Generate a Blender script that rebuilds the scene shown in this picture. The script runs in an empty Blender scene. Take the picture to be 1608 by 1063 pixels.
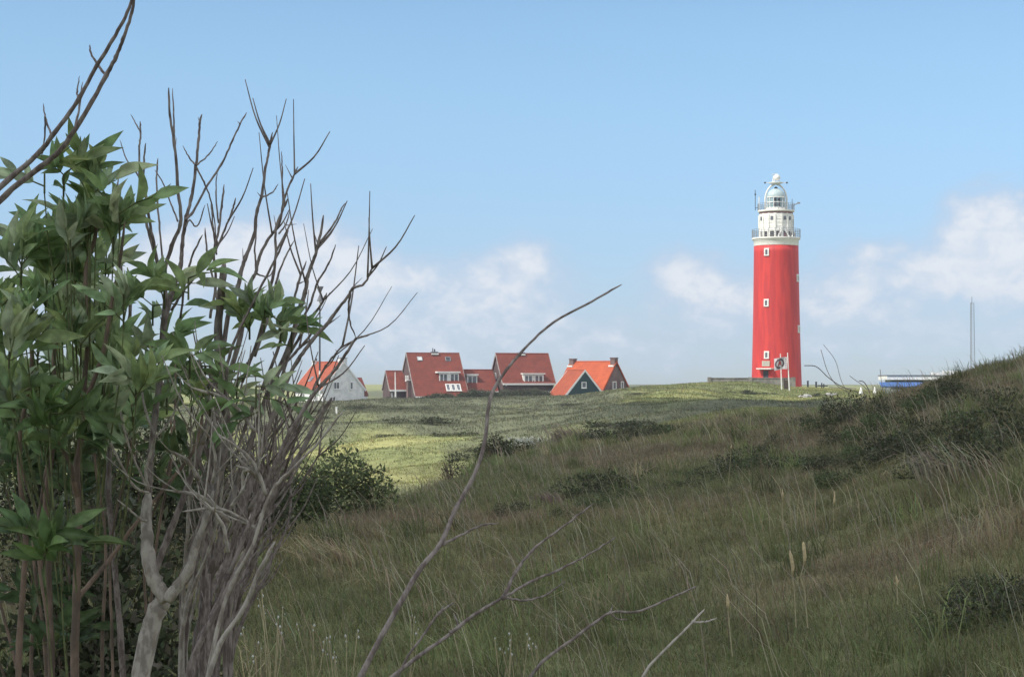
import bpy, math, random
import numpy as np
from mathutils import Vector, Matrix

S = bpy.context.scene
COL = S.collection
rnd = random.Random(7)
rng = np.random.default_rng(11)
PI = math.pi

# ------------------------------------------------------------------ camera
EYE = 1.6
F = 2900.0                       # focal length in photo pixels (1608 wide)
PITCH = math.atan((600 - 531.5) / F)
cam_d = bpy.data.cameras.new("camera")
cam_d.sensor_width = 36
cam_d.lens = 36 * F / 1608
cam_d.clip_start = 0.1
cam_d.clip_end = 20000
cam = bpy.data.objects.new("camera", cam_d)
COL.objects.link(cam)
cam.location = (0, 0, EYE)
cam.rotation_euler = (PI / 2 + PITCH, 0, 0)
S.camera = cam

# ------------------------------------------------------------------ light
SUN_EL = math.radians(47)
SUN_AZ = math.radians(-120)      # measured from +Y towards +X: behind the viewer, to the left
sun_dir = Vector((math.sin(SUN_AZ) * math.cos(SUN_EL), math.cos(SUN_AZ) * math.cos(SUN_EL), math.sin(SUN_EL)))
sd = bpy.data.lights.new("sun", 'SUN')
sd.energy = 3.6
sd.angle = math.radians(0.5)
sd.color = (1.0, 0.95, 0.87)
sun = bpy.data.objects.new("sun", sd)
COL.objects.link(sun)
sun.rotation_euler = sun_dir.to_track_quat('Z', 'Y').to_euler()

S.view_settings.view_transform = 'Standard'
S.view_settings.look = 'None'
S.view_settings.gamma = 1
S.view_settings.exposure = 0.4

W = bpy.data.worlds.new("World")
S.world = W
W.use_nodes = True
wn = W.node_tree
wn.nodes.clear()


class NG:
    """tiny helper to write node maths"""
    def __init__(s, nt): s.nt = nt
    def n(s, t, **k):
        x = s.nt.nodes.new(t)
        for a, b in k.items(): setattr(x, a, b)
        return x
    def put(s, sock, v):
        if isinstance(v, bpy.types.NodeSocket): s.nt.links.new(v, sock)
        else: sock.default_value = v
    def m(s, op, a, b=None, c=None, clamp=False):
        x = s.n('ShaderNodeMath', operation=op, use_clamp=clamp)
        s.put(x.inputs[0], a)
        if b is not None: s.put(x.inputs[1], b)
        if c is not None: s.put(x.inputs[2], c)
        return x.outputs[0]
    def mix(s, f, a, b, bt='MIX'):
        x = s.n('ShaderNodeMix', data_type='RGBA', blend_type=bt)
        s.put(x.inputs[0], f); s.put(x.inputs[6], a); s.put(x.inputs[7], b)
        return x.outputs[2]
    def noise(s, vec, scale, detail=4, rough=0.55, dist=0.0):
        x = s.n('ShaderNodeTexNoise')
        s.put(x.inputs['Vector'], vec); x.inputs['Scale'].default_value = scale
        x.inputs['Detail'].default_value = detail; x.inputs['Roughness'].default_value = rough
        x.inputs['Distortion'].default_value = dist
        return x.outputs['Fac']
    def rng(s, v, a, b, c=0.0, d=1.0, smooth=True):
        x = s.n('ShaderNodeMapRange')
        x.interpolation_type = 'SMOOTHSTEP' if smooth else 'LINEAR'
        s.put(x.inputs[0], v)
        for i, q in zip((1, 2, 3, 4), (a, b, c, d)): x.inputs[i].default_value = q
        return x.outputs[0]


g = NG(wn)
sky = g.n('ShaderNodeTexSky')
sky.sky_type = 'NISHITA'
sky.sun_disc = False
sky.sun_elevation = SUN_EL
sky.sun_rotation = SUN_AZ % (2 * PI)
sky.altitude = 0
sky.air_density = 1.0
sky.dust_density = 0.2
sky.ozone_density = 2.0
SKY = 0.098
tc = g.n('ShaderNodeTexCoord').outputs['Generated']
sep = g.n('ShaderNodeSeparateXYZ'); g.put(sep.inputs[0], tc)
az = g.m('ARCTAN2', sep.outputs[0], sep.outputs[1])
el = g.m('ARCSINE', sep.outputs[2])
comb = g.n('ShaderNodeCombineXYZ'); g.put(comb.inputs[0], az); g.put(comb.inputs[1], g.m('MULTIPLY', el, 1.5))
n_big = g.noise(comb.outputs[0], 20, 6, 0.6, 0.4)
n_fine = g.noise(comb.outputs[0], 62, 7, 0.62, 0.3)
# cumulus banks low over the horizon: (azimuth, elevation, half widths, amount)
banks = [(1545, 352, 46, 40, .72), (1500, 395, 40, 40, .42), (1530, 425, 60, 34, .5), (1610, 400, 70, 70, .5),
         (1400, 428, 95, 36, .48), (1290, 468, 90, 30, .30), (1380, 392, 30, 14, .3), (1072, 425, 40, 28, .62), (1125, 468, 70, 34, .5),
         (832, 402, 40, 24, .60), (770, 440, 90, 32, .44), (622, 432, 46, 20, .52), (545, 415, 50, 42, .46),
         (470, 400, 70, 52, .66), (370, 400, 60, 40, .66), (285, 405, 50, 40, .6), (215, 430, 70, 40, .4),
         (620, 490, 200, 46, .34), (880, 500, 220, 44, .24), (1420, 500, 170, 40, .3), (1200, 550, 500, 34, .2), (700, 560, 400, 30, .16), (60, 450, 90, 50, .6)]
tot = None
for (px, py, rx, ry, a) in banks:
    du = g.m('MULTIPLY', g.m('SUBTRACT', az, (px - 804) / F), F / rx)
    dv = g.m('MULTIPLY', g.m('SUBTRACT', el, (600 - py) / F), F / ry)
    r2 = g.m('ADD', g.m('MULTIPLY', du, du), g.m('MULTIPLY', dv, dv))
    b = g.m('MULTIPLY', g.m('EXPONENT', g.m('MULTIPLY', r2, -0.6)), a)
    tot = b if tot is None else g.m('ADD', tot, b)
# the same kind of banks all round the horizon outside the view
band = g.m('MULTIPLY', g.rng(el, 0.01, 0.05), g.rng(el, 0.22, 0.09))
side = g.rng(g.m('ABSOLUTE', az), 0.30, 0.42)
tot = g.m('ADD', tot, g.m('MULTIPLY', g.m('MULTIPLY', band, side), g.rng(g.noise(comb.outputs[0], 4, 3), 0.40, 0.62, 0, .6)))
dens = g.m('ADD', tot, g.m('MULTIPLY', g.m('SUBTRACT', n_big, 0.5), .95))
dens = g.m('ADD', dens, g.m('MULTIPLY', g.m('SUBTRACT', n_fine, 0.5), 0.7))
dens = g.m('MULTIPLY', dens, g.rng(tot, 0.0, 0.2))
mask = g.m('MULTIPLY', g.rng(dens, -0.08, 0.70), 0.85)
bright = g.m('MULTIPLY', g.rng(dens, 0.24, .9), g.rng(n_fine, .32, .6, .55, 1.0))
ccol = g.mix(bright, (0.40, 0.485, 0.61, 1), (0.66, 0.67, 0.70, 1))
# bright broken cloud added beyond the view to lift light in shaded parts
over = g.noise(tc, 2.3, 5, 0.6, 0.4)
hi_ = g.m('MAXIMUM', g.rng(el, 0.26, 0.5), g.m('MULTIPLY', g.rng(g.m('ABSOLUTE', az), 0.5, 0.9), g.rng(el, 0.05, 0.2)))
over = g.m('MULTIPLY', g.rng(over, 0.40, 0.56), hi_)
skyc = g.mix(1.0, sky.outputs[0], (SKY, SKY, SKY, 1), 'MULTIPLY')
tint = g.mix(g.rng(el, 0.0, 0.20), (0.54, 0.68, 1.0, 1), (0.98, 1.13, 1.19, 1))
skyc = g.mix(1.0, skyc, tint, 'MULTIPLY')
bg = g.n('ShaderNodeBackground'); bg.inputs[1].default_value = 1.0
g.put(bg.inputs[0], g.mix(over, g.mix(mask, skyc, ccol), (0.98, 0.98, 1.0, 1)))
wo = g.n('ShaderNodeOutputWorld'); wn.links.new(bg.outputs[0], wo.inputs[0])

# ------------------------------------------------------------------ helpers
ct, st = math.cos(PITCH), math.sin(PITCH)
def P(px, py, d):
    """the place d metres ahead that stands in the direction (px, py) of the photograph"""
    X = (px - 804) / F; Y = (531.5 - py) / F
    v = Vector((X, ct - Y * st, st + Y * ct))
    v *= d / v.y
    return Vector((v.x, v.y, v.z + EYE))


def vnoise(x, y, seed=0):
    """smooth value noise in 0..1, vectorised"""
    x = np.asarray(x, float); y = np.asarray(y, float)
    xi = np.floor(x).astype(np.int64); yi = np.floor(y).astype(np.int64)
    fx = x - xi; fy = y - yi
    fx = fx * fx * (3 - 2 * fx); fy = fy * fy * (3 - 2 * fy)
    def h(a, b):
        n = (a * 374761393 + b * 668265263 + seed * 974711) & 0xffffffff
        n = ((n ^ (n >> 13)) * 1274126177) & 0xffffffff
        return ((n ^ (n >> 16)) & 0xffff) / 65535.0
    return (h(xi, yi) * (1 - fx) + h(xi + 1, yi) * fx) * (1 - fy) + (h(xi, yi + 1) * (1 - fx) + h(xi + 1, yi + 1) * fx) * fy
def fbm(x, y, seed=0, oct=4):
    s = 0; a = 1; t = 0
    for i in range(oct):
        s = s + a * vnoise(x * 2 ** i + 17 * i, y * 2 ** i - 9 * i, seed + i); t += a; a *= .5
    return s / t


# ---- terrain: height relative to the eye, by direction (photo column) and distance
prof = {
 -700: [(0,-1.6),(14,-1.6),(24,-2.0),(40,-3.4),(60,-4.0),(120,-3.8),(200,-3.3),(280,-3.3),(400,-3.4)],
 100: [(0,-1.6),(12,-1.6),(20,-1.7),(30,-2.6),(50,-4),(90,-4.1),(120,-3.9),(160,-3.6),(200,-3.3),(240,-3.2),(280,-3.4),(400,-3.4)],
 450: [(0,-1.6),(9,-1.54),(12,-1.6),(16,-1.66),(20,-1.6),(24,-1.95),(32,-3.0),(42,-3.9),(55,-4.2),(70,-4.25),(90,-4.2),(120,-3.9),(160,-3.5),(200,-3.3),(240,-3.15),(280,-3.35),(400,-3.4)],
 600: [(0,-1.6),(9,-1.54),(12,-1.62),(16,-1.68),(22,-1.72),(27,-1.7),(32,-2.3),(40,-3.4),(50,-4.1),(60,-4.2),(70,-4.15),(90,-4.0),(120,-3.5),(160,-3.05),(200,-2.7),(230,-2.6),(280,-2.7),(400,-3.0)],
 700: [(0,-1.6),(9,-1.54),(12,-1.63),(16,-1.7),(22,-1.76),(28,-1.76),(33,-1.85),(40,-2.6),(50,-3.7),(60,-4.1),(75,-4.0),(90,-3.7),(120,-3.25),(160,-2.75),(200,-2.45),(230,-2.3),(280,-2.5),(400,-3.0)],
 760: [(0,-1.6),(9,-1.54),(12,-1.63),(16,-1.7),(22,-1.77),(28,-1.75),(34,-1.7),(40,-1.72),(48,-2.3),(58,-3.3),(70,-3.7),(90,-3.5),(120,-3.0),(160,-2.45),(200,-2.2),(230,-2.1),(280,-2.4),(400,-3.0)],
 900: [(0,-1.6),(9,-1.52),(12,-1.6),(16,-1.64),(22,-1.68),(28,-1.66),(34,-1.58),(40,-1.5),(47,-1.5),(56,-2.0),(70,-2.6),(90,-2.55),(120,-2.25),(160,-1.95),(200,-2.0),(240,-2.0),(280,-2.15),(400,-3.0)],
 1000: [(0,-1.6),(9,-1.5),(12,-1.58),(16,-1.62),(22,-1.62),(28,-1.56),(34,-1.48),(40,-1.42),(47,-1.4),(56,-1.6),(70,-1.95),(90,-1.9),(120,-1.6),(160,-1.4),(200,-1.3),(240,-1.1),(275,-0.8),(320,-1.1),(400,-2.6)],
 1100: [(0,-1.6),(9,-1.5),(12,-1.56),(16,-1.58),(22,-1.54),(28,-1.44),(34,-1.3),(40,-1.22),(47,-1.2),(56,-1.25),(70,-1.35),(90,-1.3),(120,-1.3),(160,-1.35),(200,-1.35),(240,-1.1),(268,-0.2),(300,-0.4),(330,-1.2),(400,-2.6)],
 1180: [(0,-1.6),(9,-1.48),(12,-1.54),(16,-1.54),(22,-1.46),(28,-1.34),(34,-1.18),(40,-1.05),(47,-1.0),(56,-1.0),(70,-1.05),(90,-1.15),(120,-1.5),(200,-2.0),(245,-1.6),(268,-0.05),(292,-0.05),(320,-0.9),(400,-2.6)],
 1240: [(0,-1.6),(9,-1.46),(12,-1.5),(16,-1.5),(22,-1.38),(28,-1.22),(34,-1.05),(40,-.95),(47,-.93),(56,-.95),(70,-1.0),(90,-1.1),(130,-1.6),(200,-2.0),(250,-1.8),(275,-0.75),(300,-0.8),(330,-1.0),(400,-2.6)],
 1310: [(0,-1.6),(9,-1.42),(12,-1.44),(16,-1.41),(22,-1.26),(28,-1.06),(34,-.84),(40,-.74),(46,-.72),(56,-.9),(80,-1.3),(200,-2.2),(260,-1.3),(300,-0.9),(400,-2.6)],
 1400: [(0,-1.6),(8,-1.4),(12,-1.36),(16,-1.27),(22,-.98),(28,-.64),(34,-.38),(39,-.33),(46,-.6),(60,-1.2),(120,-2.2),(250,-1.9),(300,-1.5),(400,-2.6)],
 1480: [(0,-1.6),(8,-1.34),(12,-1.27),(16,-1.1),(22,-.72),(28,-.3),(33,-.08),(38,-.1),(46,-.5),(60,-1.2),(120,-2.2),(300,-2.0),(400,-2.6)],
 1545: [(0,-1.6),(8,-1.3),(12,-1.2),(16,-1.0),(22,-.5),(28,-.0),(33,.2),(38,.1),(50,-.6),(70,-1.5),(120,-2.2),(300,-2.2),(400,-2.6)],
 1700: [(0,-1.6),(8,-1.2),(12,-1.05),(16,-.75),(22,-.15),(28,.3),(33,.55),(40,.4),(55,-.5),(80,-1.5),(120,-2.2),(300,-2.2),(400,-2.6)],
 2400: [(0,-1.6),(8,-1.1),(16,-.5),(22,0.2),(30,.9),(40,.9),(60,0),(90,-1.5),(120,-2.2),(300,-2.2),(400,-2.6)],
}
CPX = np.arange(-700, 2401, 10.0)
LD = np.linspace(0, math.log(6001), 420)
_keys = sorted(prof)
_tab = np.array([np.interp(np.exp(LD) - 1, [a for a, b in prof[k]] + [900, 6000], [b for a, b in prof[k]] + [-1.3, -3.0]) for k in _keys])
TAB = np.array([np.interp(CPX, _keys, _tab[:, j]) for j in range(len(LD))]).T      # [col, dist]
def _smooth(a, k, ax):
    w = np.exp(-np.linspace(-2, 2, 2 * k + 1) ** 2); w /= w.sum()
    p = np.concatenate([np.repeat(a.take([0], ax), k, ax), a, np.repeat(a.take([-1], ax), k, ax)], ax)
    return np.apply_along_axis(lambda v: np.convolve(v, w, 'valid'), ax, p)
TAB = _smooth(TAB, 3, 1)
TAB = _smooth(TAB, 3, 0)
def zt(x, y):
    """ground height at world x, y (vectorised)"""
    x = np.asarray(x, float); y = np.asarray(y, float)
    a = np.arctan2(x, y); d = np.hypot(x, y)
    ac = np.clip(a, -0.48, 0.48)
    px = 804 + F * np.tan(ac)
    dd = d * np.cos(np.clip(a, -0.48, 0.48))
    ci = np.clip((px - CPX[0]) / 10.0, 0, len(CPX) - 1.001)
    li = np.clip(np.log(dd + 1) / (LD[1] - LD[0]), 0, len(LD) - 1.001)
    c0 = ci.astype(int); l0 = li.astype(int); fc = ci - c0; fl = li - l0
    z = (TAB[c0, l0] * (1 - fc) + TAB[c0 + 1, l0] * fc) * (1 - fl) + (TAB[c0, l0 + 1] * (1 - fc) + TAB[c0 + 1, l0 + 1] * fc) * fl
    back = np.clip((np.abs(a) - 0.7) / 1.5, 0, 1); back = back * back * (3 - 2 * back)
    common = -1.7 - 0.8 * np.clip(d / 80, 0, 1)
    z = z * (1 - back) + common * back
    amp = np.clip(d / 60, 0, 1)
    z = z + (fbm(x / 7, y / 7, 3) - .5) * (0.10 + 0.30 * amp) * np.clip(d / 6, 0, 1)
    z = z + (fbm(x / 20, y / 24, 5) - .64) * 3.4 * np.clip((d - 62) / 60, 0, 1) * np.clip((265 - d) / 60, 0, 1)
    z = z + (fbm(x / 7.5, y / 10, 15) - .5) * 1.3 * np.clip((d - 58) / 30, 0, 1) * np.clip((265 - d) / 60, 0, 1)
    z = z + (fbm(x / 300, y / 300, 8) - .5) * 3 * np.clip((d - 500) / 800, 0, 1) * .3
    return z + EYE
def Z(x, y): return float(zt(x, y))


class MB:
    """collects shapes, links them as ONE mesh object"""
    def __init__(s, M=None): s.v = []; s.f = []; s.M = M
    def add(s, vs, fs, M=None):
        o = len(s.v)
        for q in vs:
            q = Vector(q)
            if M is not None: q = M @ q
            if s.M is not None: q = s.M @ q
            s.v.append(q)
        s.f += [[i + o for i in f] for f in fs]
    def box(s, x0, x1, y0, y1, z0, z1, M=None):
        s.add([(x0,y0,z0),(x1,y0,z0),(x1,y1,z0),(x0,y1,z0),(x0,y0,z1),(x1,y0,z1),(x1,y1,z1),(x0,y1,z1)],
              [(0,3,2,1),(4,5,6,7),(0,1,5,4),(1,2,6,5),(2,3,7,6),(3,0,4,7)], M)
    def lathe(s, pr, n=24, c=(0,0,0), a0=0, a1=2*PI, cap=True):
        full = abs(a1 - a0 - 2 * PI) < 1e-6
        m = n if full else n + 1
        vs = []
        for (r, z) in pr:
            for i in range(m):
                a = a0 + (a1 - a0) * i / n
                vs.append((c[0] + r * math.cos(a), c[1] + r * math.sin(a), c[2] + z))
        fs = []
        for k in range(len(pr) - 1):
            for i in range(n):
                j = (i + 1) % m
                fs.append((k*m+i, k*m+j, (k+1)*m+j, (k+1)*m+i))
        if cap and full:
            fs.append(tuple(reversed(range(m)))); fs.append(tuple(range((len(pr)-1)*m, len(pr)*m)))
        s.add(vs, fs)
    def tube(s, pts, rad, n=6, cap=True):
        pts = [Vector(p) for p in pts]
        if not hasattr(rad, '__len__'): rad = [rad] * len(pts)
        vs = []; up = None
        for i, p in enumerate(pts):
            t = (pts[min(i+1, len(pts)-1)] - pts[max(i-1, 0)])
            if t.length < 1e-9: t = Vector((0,0,1))
            t.normalize()
            if up is None:
                up = Vector((1,0,0)) if abs(t.x) < .8 else Vector((0,1,0))
            a = up - t * up.dot(t); a.normalize(); up = a
            b = t.cross(a)
            for k in range(n):
                th = 2 * PI * k / n
                vs.append(p + (a * math.cos(th) + b * math.sin(th)) * rad[i])
        fs = []
        for i in range(len(pts) - 1):
            for k in range(n):
                j = (k + 1) % n
                fs.append((i*n+k, i*n+j, (i+1)*n+j, (i+1)*n+k))
        if cap:
            fs.append(tuple(reversed(range(n)))); fs.append(tuple(range((len(pts)-1)*n, len(pts)*n)))
        s.add(vs, fs)
    def build(s, name, mat, parent=None, smooth=False):
        me = bpy.data.meshes.new(name)
        me.from_pydata([tuple(v) for v in s.v], [], s.f)
        me.update()
        if smooth:
            me.polygons.foreach_set('use_smooth', [True] * len(me.polygons))
        me.materials.append(mat)
        o = bpy.data.objects.new(name, me)
        COL.objects.link(o)
        if parent is not None: o.parent = parent
        return o


def tag(o, label=None, cat=None, group=None, kind=None):
    if label: o['label'] = label
    if cat: o['category'] = cat
    if group: o['group'] = group
    if kind: o['kind'] = kind
    return o
def empty(name, loc, rz=0, label=None, cat=None, group=None):
    o = bpy.data.objects.new(name, None)
    o.empty_display_size = 0.3
    COL.objects.link(o); o.location = loc; o.rotation_euler = (0, 0, rz)
    return tag(o, label, cat, group)


def npmesh(name, verts, quads, tris, mat, cols=None, parent=None, smooth=False):
    """numpy arrays -> one mesh object"""
    me = bpy.data.meshes.new(name)
    nq = 0 if quads is None else len(quads); nt_ = 0 if tris is None else len(tris)
    me.vertices.add(len(verts)); me.vertices.foreach_set('co', np.asarray(verts, np.float32).ravel())
    idx = []; 
    if nq: idx.append(np.asarray(quads).ravel())
    if nt_: idx.append(np.asarray(tris).ravel())
    idx = np.concatenate(idx).astype(np.int32)
    me.loops.add(len(idx)); me.loops.foreach_set('vertex_index', idx)
    me.polygons.add(nq + nt_)
    st_ = np.concatenate([np.arange(nq) * 4, nq * 4 + np.arange(nt_) * 3]).astype(np.int32)
    me.polygons.foreach_set('loop_start', st_)
    if smooth: me.polygons.foreach_set('use_smooth', np.ones(nq + nt_, bool))
    me.update(calc_edges=True)
    if cols is not None:
        at = me.attributes.new('tone', 'FLOAT_COLOR', 'POINT')
        c = np.ones((len(verts), 4), np.float32); c[:, :3] = cols
        at.data.foreach_set('color', c.ravel())
    me.materials.append(mat)
    o = bpy.data.objects.new(name, me)
    COL.objects.link(o)
    if parent is not None: o.parent = parent
    return o


# ------------------------------------------------------------------ materials
def material(name, c1, c2=None, scale=3.0, rough=0.8, bump=0.0, bscale=None, spec=0.3, metal=0.0, stretch=(1,1,1), lo=.38, hi=.62):
    m = bpy.data.materials.new(name); m.use_nodes = True
    nt = m.node_tree; q = NG(nt)
    b = nt.nodes['Principled BSDF']
    b.inputs['Roughness'].default_value = rough
    b.inputs['Specular IOR Level'].default_value = spec
    b.inputs['Metallic'].default_value = metal
    tcn = q.n('ShaderNodeTexCoord').outputs['Object']
    mp = q.n('ShaderNodeMapping'); q.put(mp.inputs[0], tcn); mp.inputs['Scale'].default_value = stretch
    v = mp.outputs[0]
    if c2 is None: c2 = tuple(x * 0.85 for x in c1)
    f = q.rng(q.noise(v, scale, 5, .6), lo, hi)
    q.put(b.inputs['Base Color'], q.mix(f, (*c1, 1), (*c2, 1)))
    if bump:
        bn = q.n('ShaderNodeBump'); bn.inputs['Strength'].default_value = bump
        q.put(bn.inputs['Height'], q.noise(v, bscale or scale * 4, 4, .6))
        nt.links.new(bn.outputs[0], b.inputs['Normal'])
    return m

def tone_mat(name, rough=0.7, trans=0.25, var=0.3, scale=6.0):
    """foliage: colour from each blade or leaf, a little light passing through"""
    m = bpy.data.materials.new(name); m.use_nodes = True
    nt = m.node_tree; q = NG(nt); nt.nodes.clear()
    at = q.n('ShaderNodeAttribute', attribute_name='tone').outputs['Color']
    f = q.noise(q.n('ShaderNodeTexCoord').outputs['Object'], scale, 2)
    f = q.rng(f, .3, .7, 1 - var, 1 + var)
    hs = q.n('ShaderNodeHueSaturation'); q.put(hs.inputs['Color'], at); q.put(hs.inputs['Value'], f)
    d = q.n('ShaderNodeBsdfPrincipled'); q.put(d.inputs['Base Color'], hs.outputs[0]); d.inputs['Roughness'].default_value = rough
    d.inputs['Specular IOR Level'].default_value = 0.25
    t = q.n('ShaderNodeBsdfTranslucent'); q.put(t.inputs[0], hs.outputs[0])
    mx = q.n('ShaderNodeMixShader'); mx.inputs[0].default_value = trans
    nt.links.new(d.outputs[0], mx.inputs[1]); nt.links.new(t.outputs[0], mx.inputs[2])
    o = q.n('ShaderNodeOutputMaterial'); nt.links.new(mx.outputs[0], o.inputs[0])
    return m

def roof_mat(name, c1, c2):
    m = bpy.data.materials.new(name); m.use_nodes = True
    nt = m.node_tree; q = NG(nt); b = nt.nodes['Principled BSDF']
    b.inputs['Roughness'].default_value = .75
    tcn = q.n('ShaderNodeTexCoord').outputs['Object']
    w = q.n('ShaderNodeTexWave', bands_direction='Z', wave_profile='SAW'); q.put(w.inputs[0], tcn); w.inputs['Scale'].default_value = 1.1
    w.inputs['Distortion'].default_value = .2
    sp = q.n('ShaderNodeTexWave', bands_direction='X'); q.put(sp.inputs[0], tcn); sp.inputs['Scale'].default_value = 1.3
    n1 = q.noise(tcn, 1.1, 5, .65); n2 = q.noise(tcn, 9, 3, .6)
    f = q.rng(q.m('ADD', q.m('MULTIPLY', n1, .6), q.m('MULTIPLY', n2, .4)), .38, .62)
    c = q.mix(f, (*c1, 1), (*c2, 1))
    c = q.mix(q.m('MULTIPLY', w.outputs['Fac'], .4), c, (c1[0]*.45, c1[1]*.45, c1[2]*.45, 1))
    q.put(b.inputs['Base Color'], c)
    bn = q.n('ShaderNodeBump'); bn.inputs['Strength'].default_value = .6; bn.inputs['Distance'].default_value = .05
    q.put(bn.inputs['Height'], q.m('ADD', w.outputs['Fac'], q.m('MULTIPLY', sp.outputs['Fac'], .5)))
    nt.links.new(bn.outputs[0], b.inputs['Normal'])
    return m

def brick_mat(name, c1, c2, mortar):
    m = bpy.data.materials.new(name); m.use_nodes = True
    nt = m.node_tree; q = NG(nt); b = nt.nodes['Principled BSDF']
    b.inputs['Roughness'].default_value = .85
    tcn = q.n('ShaderNodeTexCoord').outputs['Object']
    se = q.n('ShaderNodeSeparateXYZ'); q.put(se.inputs[0], tcn)
    cb = q.n('ShaderNodeCombineXYZ'); q.put(cb.inputs[0], q.m('ADD', se.outputs[0], se.outputs[1])); q.put(cb.inputs[1], se.outputs[2])
    bt = q.n('ShaderNodeTexBrick'); q.put(bt.inputs['Vector'], cb.outputs[0])
    bt.inputs['Color1'].default_value = (*c1, 1); bt.inputs['Color2'].default_value = (*c2, 1); bt.inputs['Mortar'].default_value = (*mortar, 1)
    bt.inputs['Scale'].default_value = 1; bt.inputs['Brick Width'].default_value = .22; bt.inputs['Row Height'].default_value = .075
    bt.inputs['Mortar Size'].default_value = .008
    f = q.rng(q.noise(tcn, 1.3, 4), .3, .7, .75, 1.15)
    hs = q.n('ShaderNodeHueSaturation'); q.put(hs.inputs['Color'], bt.outputs[0]); q.put(hs.inputs['Value'], f)
    q.put(b.inputs['Base Color'], hs.outputs[0])
    return m

M_white = material('white_paint', (.78,.77,.73), (.66,.66,.63), 4, .5)
M_red = material('red_tower_paint', (.60,.055,.045), (.47,.042,.042), 1.3, .55, .05, 3, stretch=(1,1,.12))
M_verge = material('weathered_verge', (.34,.31,.29), (.24,.21,.20), 2, .8)
M_cream = material('cream_paint', (.80,.79,.74), (.68,.66,.60), 2.5, .6, lo=.45, hi=.7)
M_render = material('white_render', (.76,.76,.73), (.62,.63,.61), 1.5, .85, .2, 20)
M_brick = brick_mat('dark_brick', (.105,.058,.052), (.075,.045,.045), (.11,.09,.085))
M_brick2 = brick_mat('brown_brick', (.19,.11,.095), (.14,.085,.08), (.18,.15,.14))
M_roof_red = roof_mat('red_tiles', (.235,.046,.024), (.15,.032,.020))
M_roof_or = roof_mat('orange_tiles', (.50,.088,.018), (.36,.06,.016))
M_roof_mid = roof_mat('worn_orange_tiles', (.38,.075,.024), (.27,.05,.02))
M_green = material('dark_green_boards', (.022,.058,.058), (.016,.045,.047), 2, .6, .3, 1, stretch=(1,1,8))
M_glass = material('window_glass', (.07,.085,.10), (.15,.16,.18), 1.3, .12, spec=.6)
M_lamp = material('lantern_glass', (.20,.30,.32), (.30,.40,.42), 2, .1, spec=.8)
M_copper = material('pale_green_dome', (.44,.53,.54), (.36,.45,.46), 2, .4)
M_grey = material('grey_metal', (.30,.32,.34), (.22,.24,.26), 3, .5, metal=.2)
M_dark = material('dark_metal', (.045,.05,.06), (.03,.03,.04), 3, .6)
M_concrete = material('weathered_concrete', (.26,.245,.21), (.17,.16,.14), 1.2, .9, .3, 8)
M_wood = material('brown_wood', (.10,.075,.055), (.06,.045,.035), 2, .85)
M_bluecloth = material('blue_canvas', (.06,.14,.36), (.05,.12,.31), 1, .7)
M_flag = material('flag_cloth', (.52,.50,.50), (.45,.43,.44), 2, .8)
M_flagd = material('flag_emblem_dark', (.10,.075,.09), (.08,.06,.07), 2, .8)
M_flagr = material('flag_emblem_red', (.45,.06,.06), (.40,.05,.05), 2, .8)
M_bark = material('grey_bark', (.25,.215,.190), (.125,.100,.088), 75, .9, .8, 160, stretch=(1,1,.4), lo=.4, hi=.6)
M_bark2 = material('pale_dead_bark', (.39,.355,.30), (.23,.20,.165), 60, .9, .8, 150, stretch=(1,1,.45), lo=.4, hi=.6)
M_barkb = material('brown_bark', (.20,.145,.105), (.10,.075,.055), 22, .85, .5, 60, stretch=(1,1,.4))
M_grass = tone_mat('grass_blades', .6, .3, .2, 2)
M_leaf = tone_mat('leaves', .45, .42, .35, 30)
M_scrub = tone_mat('scrub_leaves', .6, .2, .3, 3)
M_petal = material('white_blossom', (.75,.74,.62), (.6,.6,.5), 8, .7)
M_rock = material('pale_rock', (.40,.39,.37), (.25,.24,.23), 3, .9, .4, 9)
M_cloud = material('cloud_white', (.9,.9,.92), (.85,.85,.88), .02, 1, spec=0)

def ground_mat():
    m = bpy.data.materials.new('dune_ground'); m.use_nodes = True
    nt = m.node_tree; q = NG(nt); b = nt.nodes['Principled BSDF']
    b.inputs['Roughness'].default_value = .95; b.inputs['Specular IOR Level'].default_value = .1
    at = q.n('ShaderNodeAttribute', attribute_name='tone').outputs['Color']
    tcn = q.n('ShaderNodeTexCoord').outputs['Object']
    f = q.rng(q.m('ADD', q.m('MULTIPLY', q.noise(tcn, 1.5, 6, .7), .6), q.m('MULTIPLY', q.noise(tcn, 9, 4, .7), .4)), .35, .65, .6, 1.25)
    hs = q.n('ShaderNodeHueSaturation'); q.put(hs.inputs['Color'], at); q.put(hs.inputs['Value'], f)
    q.put(b.inputs['Base Color'], hs.outputs[0])
    bn = q.n('ShaderNodeBump'); bn.inputs['Strength'].default_value = .8; bn.inputs['Distance'].default_value = .1
    q.put(bn.inputs['Height'], q.noise(tcn, 4, 6, .7)); nt.links.new(bn.outputs[0], b.inputs['Normal'])
    return m
M_ground = ground_mat()

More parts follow.
